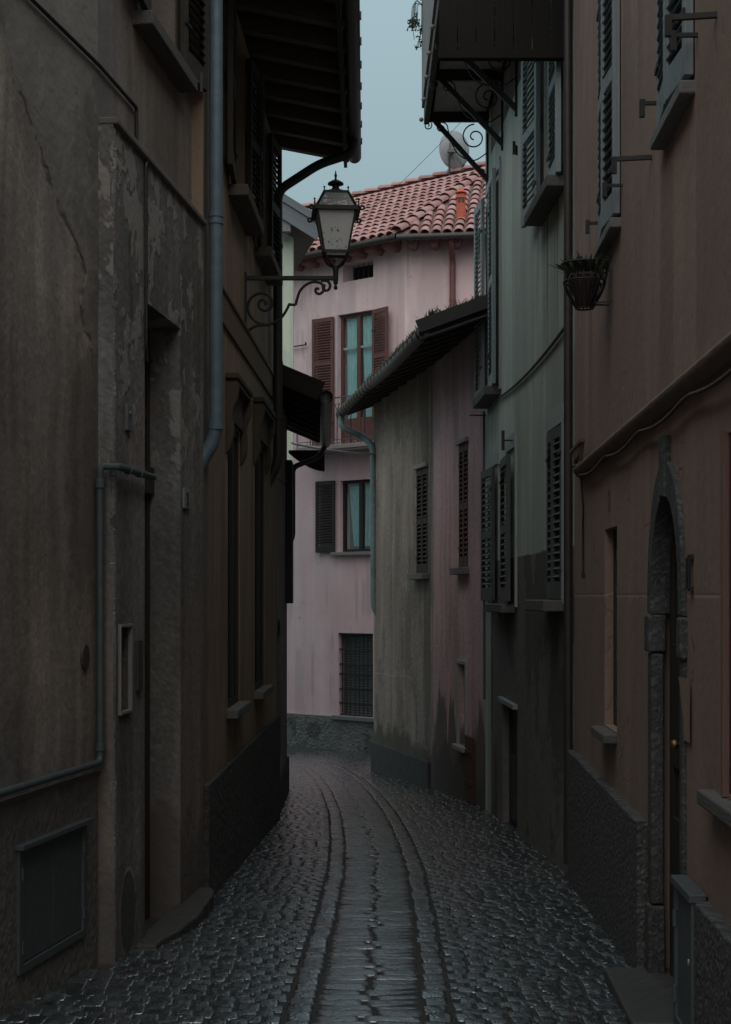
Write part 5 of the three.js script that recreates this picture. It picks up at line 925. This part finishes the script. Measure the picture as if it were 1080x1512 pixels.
// ================================================================== STREET LAMP ON ITS WALL BRACKET
{
  const d = 10.2, wx = -0.866, lamp = thing('street_lamp', 'black wrought iron lantern with frosted panes on a scrolled wall bracket', 'street lamp', [wx, 3.87, -d]);
  const k = 0.000945, L = (zx, zy) => v3((zx - 62) * k, (920 - zy) * k, 0);
  const S = (pts) => pts.map(([a, b]) => L(a, b));
  part('arm', mg([bx(0.66, 0.03, 0.03, 0.33, 0, 0, 0.004)]), M.iron, lamp);
  part('wall_plate', bx(0.02, 0.46, 0.05, 0.006, -0.19, 0, 0.004), M.iron, lamp);
  part('scroll', tube(S([[70, 1345], [110, 1303], [160, 1280], [240, 1272], [310, 1245], [355, 1200], [385, 1150], [398, 1120]]), 0.010, 60, 8), M.iron, lamp);
  part('scroll', mg([poly(S([[392, 1118], [450, 1124], [456, 1085]]), 0.010, 8), tube(S([[456, 1090], [480, 1020], [520, 975], [575, 950], [630, 955], [662, 985], [655, 1022], [625, 1040], [600, 1022], [604, 998], [628, 1002]]), 0.010, 70, 8)]), M.iron, lamp);
  part('scroll', tube(S([[640, 940], [690, 942], [710, 975], [695, 1010], [665, 1010], [655, 985], [675, 972]]), 0.010, 50, 8), M.iron, lamp);
  part('scroll', tube(S([[250, 1272], [165, 1260], [105, 1205], [85, 1130], [115, 1065], [180, 1035], [240, 1050], [270, 1095], [260, 1142], [220, 1166], [180, 1150], [168, 1112], [190, 1085], [222, 1098], [220, 1125]]), 0.010, 110, 8), M.iron, lamp);
  const cx = 0.652; // stem
  part('stem', new THREE.LatheGeometry([[0.001, -0.085], [0.014, -0.078], [0.014, -0.06], [0.007, -0.05], [0.016, -0.04], [0.02, 0.0], [0.02, 0.06], [0.028, 0.075], [0.012, 0.09], [0.001, 0.092]].map((p) => new THREE.Vector2(...p)), 14).translate(cx, 0, 0), M.iron, lamp);
  const body = new THREE.Group(); // lantern parts are placed with its small turn
  const yb = 0.175, yt = 0.455, hb = 0.084, ht = 0.134, yr = 0.60, hr = 0.085, turn = 0.07;
  const rot = (x, z) => [cx + x * Math.cos(turn) + z * Math.sin(turn), -x * Math.sin(turn) + z * Math.cos(turn)];
  const C = (sx, sz, h, y) => { const [x, z] = rot(sx * h, sz * h); return [x, y, z]; };
  for (const [sx, sz] of [[-1, -1], [1, -1], [1, 1], [-1, 1]]) {
    part('cradle_arm', tube([v3(cx, 0.07, 0), v3(...C(sx, sz, 0.03, 0.09)), v3(...C(sx, sz, 0.06, 0.12)), v3(...C(sx, sz, hb, yb))], 0.008, 16, 6), M.iron, lamp);
    part('corner_post', bar(C(sx, sz, hb, yb), C(sx, sz, ht, yt), 0.014, 0.014), M.iron, lamp);
    part('roof_rib', bar(C(sx, sz, ht + 0.01, yt + 0.02), C(sx, sz, hr, yr), 0.013, 0.013), M.iron, lamp);
    const tip = C(sx, sz, ht + 0.022, yt + 0.07); part('finial', mg([cyl(0.004, 0.006, 0.05, tip[0], yt + 0.045, tip[2], 8), new THREE.SphereGeometry(0.008, 8, 6).translate(...tip)]), M.iron, lamp);
    const t2 = C(sx, sz, hr, yr + 0.02); part('finial', mg([cyl(0.004, 0.004, 0.03, t2[0], yr + 0.012, t2[2], 8), new THREE.SphereGeometry(0.008, 8, 6).translate(t2[0], yr + 0.03, t2[2])]), M.iron, lamp);
  }
  // frosted, dirt-speckled panes
  const tg = tex(0.3, 0.3, 600, (x, y, o) => { const n = fbm(x * 18, y * 18, 4), s = ss(0.70, 0.78, fbm(x * 70, y * 70, 2)) * ss(0.45, 0.6, fbm(x * 9 + 4, y * 9, 3)); const c = 0.96 + 0.06 * (n - 0.5); o[0] = c; o[1] = c; o[2] = c; lay(o, [0.12, 0.12, 0.12], s * 0.85); });
  const frost = new THREE.MeshPhysicalMaterial({ map: tg.map, color: 0xffffff, transmission: 0.3, roughness: 0.9, thickness: 0 });
  const rough2 = new THREE.MeshPhysicalMaterial({ map: tg.map, color: new THREE.Color().setRGB(0.75, 0.8, 0.8), transmission: 0.75, roughness: 0.4, thickness: 0 });
  const pane = (p, m) => { const g = new THREE.BufferGeometry(); g.setAttribute('position', new THREE.Float32BufferAttribute([0, 1, 2, 0, 2, 3].flatMap((i) => p[i]), 3)); g.setAttribute('uv', new THREE.Float32BufferAttribute([0, 0, 1, 0, 1, 1, 0, 0, 1, 1, 0, 1], 2)); g.computeVertexNormals(); return part('pane', g, m, lamp); };
  const q4 = [[-1, 1], [1, 1], [1, -1], [-1, -1]];
  for (let i = 0; i < 4; i++) { const a = q4[i], b = q4[(i + 1) % 4]; pane([C(...a, hb, yb), C(...b, hb, yb), C(...b, ht, yt), C(...a, ht, yt)], frost); pane([C(...a, ht, yt + 0.02), C(...b, ht, yt + 0.02), C(...b, hr, yr), C(...a, hr, yr)], rough2); }
  const ring = (h, y, t, hh) => mg(q4.map((a, i) => bar(C(...a, h, y), C(...q4[(i + 1) % 4], h, y), t, hh)));
  part('rim', ring(ht + 0.018, yt + 0.012, 0.036, 0.028), M.iron, lamp);
  part('bottom_rim', ring(hb, yb, 0.016, 0.02), M.iron, lamp);
  part('top_rim', ring(hr, yr, 0.014, 0.016), M.iron, lamp);
  for (const [sx, sz] of q4) { const p = C(sx, sz, ht + 0.045, yt + 0.006); part('corner_curl', new THREE.TorusGeometry(0.014, 0.007, 6, 12).translate(...p), M.iron, lamp); }
  part('crown', new THREE.LatheGeometry([[0.085, 0.605], [0.07, 0.622], [0.035, 0.632], [0.024, 0.65], [0.026, 0.668], [0.058, 0.672], [0.056, 0.682], [0.03, 0.698], [0.012, 0.702], [0.006, 0.72], [0.011, 0.735], [0.006, 0.75], [0.003, 0.77], [0.0005, 0.772]].map((p) => new THREE.Vector2(...p)), 18).translate(cx, 0, 0), M.iron, lamp);
  part('lamp_holder', mg([cyl(0.02, 0.025, 0.05, cx + 0.01, 0.50, 0, 10), bx(0.05, 0.03, 0.04, cx + 0.035, 0.51, 0), tube([v3(cx - 0.08, 0.48, 0), v3(cx - 0.05, 0.52, 0), v3(cx, 0.53, 0)], 0.005, 12, 6)]), M.iron, lamp);
  part('bulb', new THREE.SphereGeometry(0.035, 14, 10).scale(1, 1.25, 1).translate(cx + 0.01, 0.435, 0), new THREE.MeshPhysicalMaterial({ color: 0xf2f2ee, roughness: 0.25 }), lamp);
}

// ================================================================== FLOWER BASKET WITH PLANT
{
  const d = 7.2, wx = 0.979 + 0.037 * d, c = [wx - 0.15, 3.05, -d];
  const b = thing('wire_basket', 'black wire flower basket fixed to the brown wall below the upper shutters', 'basket', c);
  const prof = [[0.05, 0], [0.085, 0.06], [0.12, 0.15], [0.10, 0.20], [0.135, 0.25]];
  for (let i = 0; i < 16; i++) { const a = i / 16 * Math.PI * 2; part('wire', tube(prof.map(([r, y]) => v3(Math.cos(a + y) * r, y, Math.sin(a + y) * r)), 0.0035, 14, 5), M.iron, b); part('wire', tube(prof.map(([r, y]) => v3(Math.cos(a - y) * r, y, Math.sin(a - y) * r)), 0.0035, 14, 5), M.iron, b); }
  for (const [r, y] of [[0.05, 0], [0.12, 0.15], [0.135, 0.25]]) part('ring', new THREE.TorusGeometry(r, 0.005, 6, 28).rotateX(Math.PI / 2).translate(0, y, 0), M.iron, b);
  b.scale.setScalar(0.88); b.position.x += 0.014;
  part('hook_bar', mg([bar([0.05, 0.02, 0], [0.145, 0.02, 0], 0.01, 0.01), bar([0.12, 0.16, 0.02], [0.148, 0.30, 0.02], 0.008, 0.008), bar([0.12, 0.16, -0.05], [0.148, 0.30, -0.05], 0.008, 0.008), bar([0.05, 0.02, 0.06], [0.145, 0.02, 0.1], 0.008, 0.008)]), M.iron, b);
  const p = thing('potted_plant', 'dark pot of spiky leafed plant standing in the wire basket', 'plant', [c[0] + 0.014, c[1] + 0.004, c[2]]);
  p.scale.setScalar(0.88);
  part('pot', new THREE.LatheGeometry([[0.001, 0.006], [0.045, 0.006], [0.095, 0.17], [0.1, 0.17], [0.1, 0.185], [0.085, 0.185], [0.08, 0.165], [0.001, 0.16]].map((q) => new THREE.Vector2(...q)), 18), M.tint(0.07, 0.045, 0.04), p);
  const lf = (() => { const s = new THREE.Shape(); s.moveTo(0, 0); s.quadraticCurveTo(0.012, 0.05, 0, 0.13); s.quadraticCurveTo(-0.012, 0.05, 0, 0); return new THREE.ExtrudeGeometry(s, { depth: 0.0015, bevelEnabled: false, curveSegments: 4 }); })();
  const gm = [std(0.035, 0.05, 0.03, 0.7), std(0.05, 0.065, 0.04, 0.7)];
  for (let i = 0; i < 150; i++) { const l = part('leaf', lf, gm[i % 2], p), a = rnd() * 6.28, r = rr(0, 0.085); l.position.set(Math.cos(a) * r, 0.165 + rr(0, 0.05), Math.sin(a) * r); l.rotation.set(0, -a + Math.PI / 2, 0); l.rotateX(rr(0.1, 1.35)); l.rotateY(rr(-1, 1)); l.scale.set(rr(1.2, 2), rr(0.6, 1.05), 1); }
}

// ================================================================== BALCONY PLANTS, DISH, CABLES, SMALL THINGS
{
  const mat = std(0.05, 0.06, 0.04, 0.9);
  [[0.54, 7.15, -13.4, 'trailing plant with thin stems hanging over the balcony corner', 13, 0.7], [0.535, 7.22, -12.0, 'small straggly plant on the balcony rail towards the dark screen', 14, 0.5]].forEach(([x, y, z, lb, n, s]) => {
    const t = thing('trailing_plant', lb, 'plant', [x, y, z], 'balcony plants');
    for (let i = 0; i < n; i++) { const l = rr(0.25, 0.6) * s, a = rr(-0.13, 0.02), pts = [v3(0, 0, 0), v3(a * 0.7, 0.04, rr(-0.05, 0.05)), v3(a, -l * 0.5, rr(-0.12, 0.12)), v3(a + rr(-0.06, 0.03), -l, rr(-0.16, 0.16))]; const st = part('stem', tube(pts, 0.003, 10, 4), mat, t); for (let k = 0; k < 7; k++) { const q = pts[3].clone().lerp(pts[2], rnd()); const lf = part('leaf', new THREE.ConeGeometry(0.008, 0.05, 4).rotateZ(rr(-2, 2)).rotateX(rr(-1, 1)).translate(q.x + rr(-0.02, 0.02), q.y, q.z), mat, st); } }
  });
}
{
  const p = thing('satellite_dish', 'grey oval satellite dish on a thin mast behind the red tile roof', 'satellite dish', [1.66, 8.7, -27]);
  const disc = new THREE.SphereGeometry(0.62, 28, 10, 0, Math.PI * 2, 0, 0.58).rotateX(Math.PI / 2).translate(0, 0, -0.62); // bowl, rim towards +z... apex at 0
  const bowl = part('dish', disc.clone().rotateY(0.5).rotateX(0.12).scale(1, 1.06, 1).translate(0.08, 1.36, 0), M.tint(0.34, 0.36, 0.37, 0.6, 0.0006, { side: THREE.DoubleSide }), p);
  part('mast', mg([cyl(0.018, 0.018, 1.3, -0.07, 0.55, 0.05, 8), bar([-0.07, 1.2, 0.05], [0.05, 1.3, 0.02], 0.03, 0.04)]), M.iron, p);
  part('feed_arm', bar([0.0, 1.28, 0.05], [0.18, 0.98, 0.22], 0.05, 0.08), M.tint(0.12, 0.13, 0.13), p);
  part('receiver', mg([bx(0.16, 0.06, 0.06, -0.02, 1.3, 0.09), bx(0.03, 0.22, 0.03, -0.05, 1.36, 0.08)]), M.tint(0.14, 0.15, 0.15), p);
}
{
  const c = thing('street_cable', 'pale cable strung across the bend below the pink balcony', 'cable', [-0.3, 3.1, -18]);
  part('wire', sweep(Array.from({ length: 12 }, (_, i) => { const s = i / 11; return v3(mix(-0.88, 0.14, s) + 0.3, 3.41 - 3.1 - 0.10 * s * (1 - s) + 0.08 * s, mix(-17, -19.15, s) + 18); }), 0.013, 6), M.tint(0.34, 0.37, 0.39, 0.5), c);
  const w = thing('overhead_wire', 'hair thin wire slanting through the sky above the tile roof', 'wire', [1.0, 9.6, -25]);
  part('strand', sweep(Array.from({ length: 14 }, (_, i) => { const s = i / 13; return v3(mix(-1.2, 0.9, s), mix(-1.5, 0.55, s) - 0.25 * s * (1 - s), 0); }), 0.004, 5), M.iron, w);
}
{
  const t = thing('paper_notice', 'curling pale paper notice stuck beside the arched door', 'paper', [0.979 + 0.037 * 5.13 - 0.006, 1.07, -5.13]);
  const g = new THREE.PlaneGeometry(0.12, 0.23, 8, 8).translate(0, 0.115, 0); const p = g.attributes.position; for (let i = 0; i < p.count; i++) { const x = p.getX(i), y = p.getY(i); p.setZ(i, 0.004 + 0.9 * Math.pow(Math.max(0, -x * 0.6 + y * 0.35 - 0.03), 1.6)); } g.computeVertexNormals();
  const s = part('sheet', g.rotateY(-Math.PI / 2 - 0.037), M.tint(0.34, 0.24, 0.19, 0.95, 0.0006, { side: THREE.DoubleSide }), t);
  part('tack', new THREE.SphereGeometry(0.004, 8, 6).translate(-0.008, 0.22, -0.045), M.iron, t);
}
{
  const t = thing('terracotta_pot', 'rounded pink terracotta cap peeping over the low black eaves', 'pot', [-1.12, 4.05, -20.6]);
  part('cap', new THREE.LatheGeometry([[0.001, 0.82], [0.05, 0.80], [0.085, 0.72], [0.09, 0.6], [0.08, 0.0], [0.001, 0]].map((q) => new THREE.Vector2(...q)), 16), M.tint(0.42, 0.22, 0.19), t);
  part('mouth', new THREE.TorusGeometry(0.085, 0.012, 6, 16).rotateX(Math.PI / 2).translate(0, 0.6, 0), M.tint(0.38, 0.19, 0.16), t);
}
// fallen leaves along the wall foot
{
  const sh = new THREE.Shape(); sh.moveTo(0, -0.02); sh.quadraticCurveTo(0.016, 0, 0, 0.024); sh.quadraticCurveTo(-0.016, 0, 0, -0.02);
  const g = new THREE.ExtrudeGeometry(sh, { depth: 0.0015, bevelEnabled: false, curveSegments: 4 }).rotateX(-Math.PI / 2);
  const mats = [std(0.30, 0.2, 0.1, 0.8), std(0.2, 0.16, 0.1, 0.8), std(0.35, 0.3, 0.24, 0.8)];
  const list = [[-0.62, 9.2], [-0.66, 8.3], [-0.58, 9.9], [-0.7, 11.1], [-0.74, 11.9], [1.06, 6.3], [1.02, 6.0], [1.1, 6.6], [-0.45, 10.6]];
  list.forEach(([x, d], i) => { const t = thing('fallen_leaf', 'small fallen leaf lying on the wet setts by the wall foot', 'leaf', [x, stoneSurf(x, d) + 0.006, -d], 'fallen leaves on the street'); const b = part('blade', g, mats[i % 3], t); b.rotation.set(-0.058 + rr(-0.1, 0.1), rnd() * 6, rr(-0.15, 0.15), 'YXZ'); });
}

scene.traverse((o) => { if (o.isMesh) { o.castShadow = true; o.receiveShadow = true; } });
renderer.render(scene, camera);
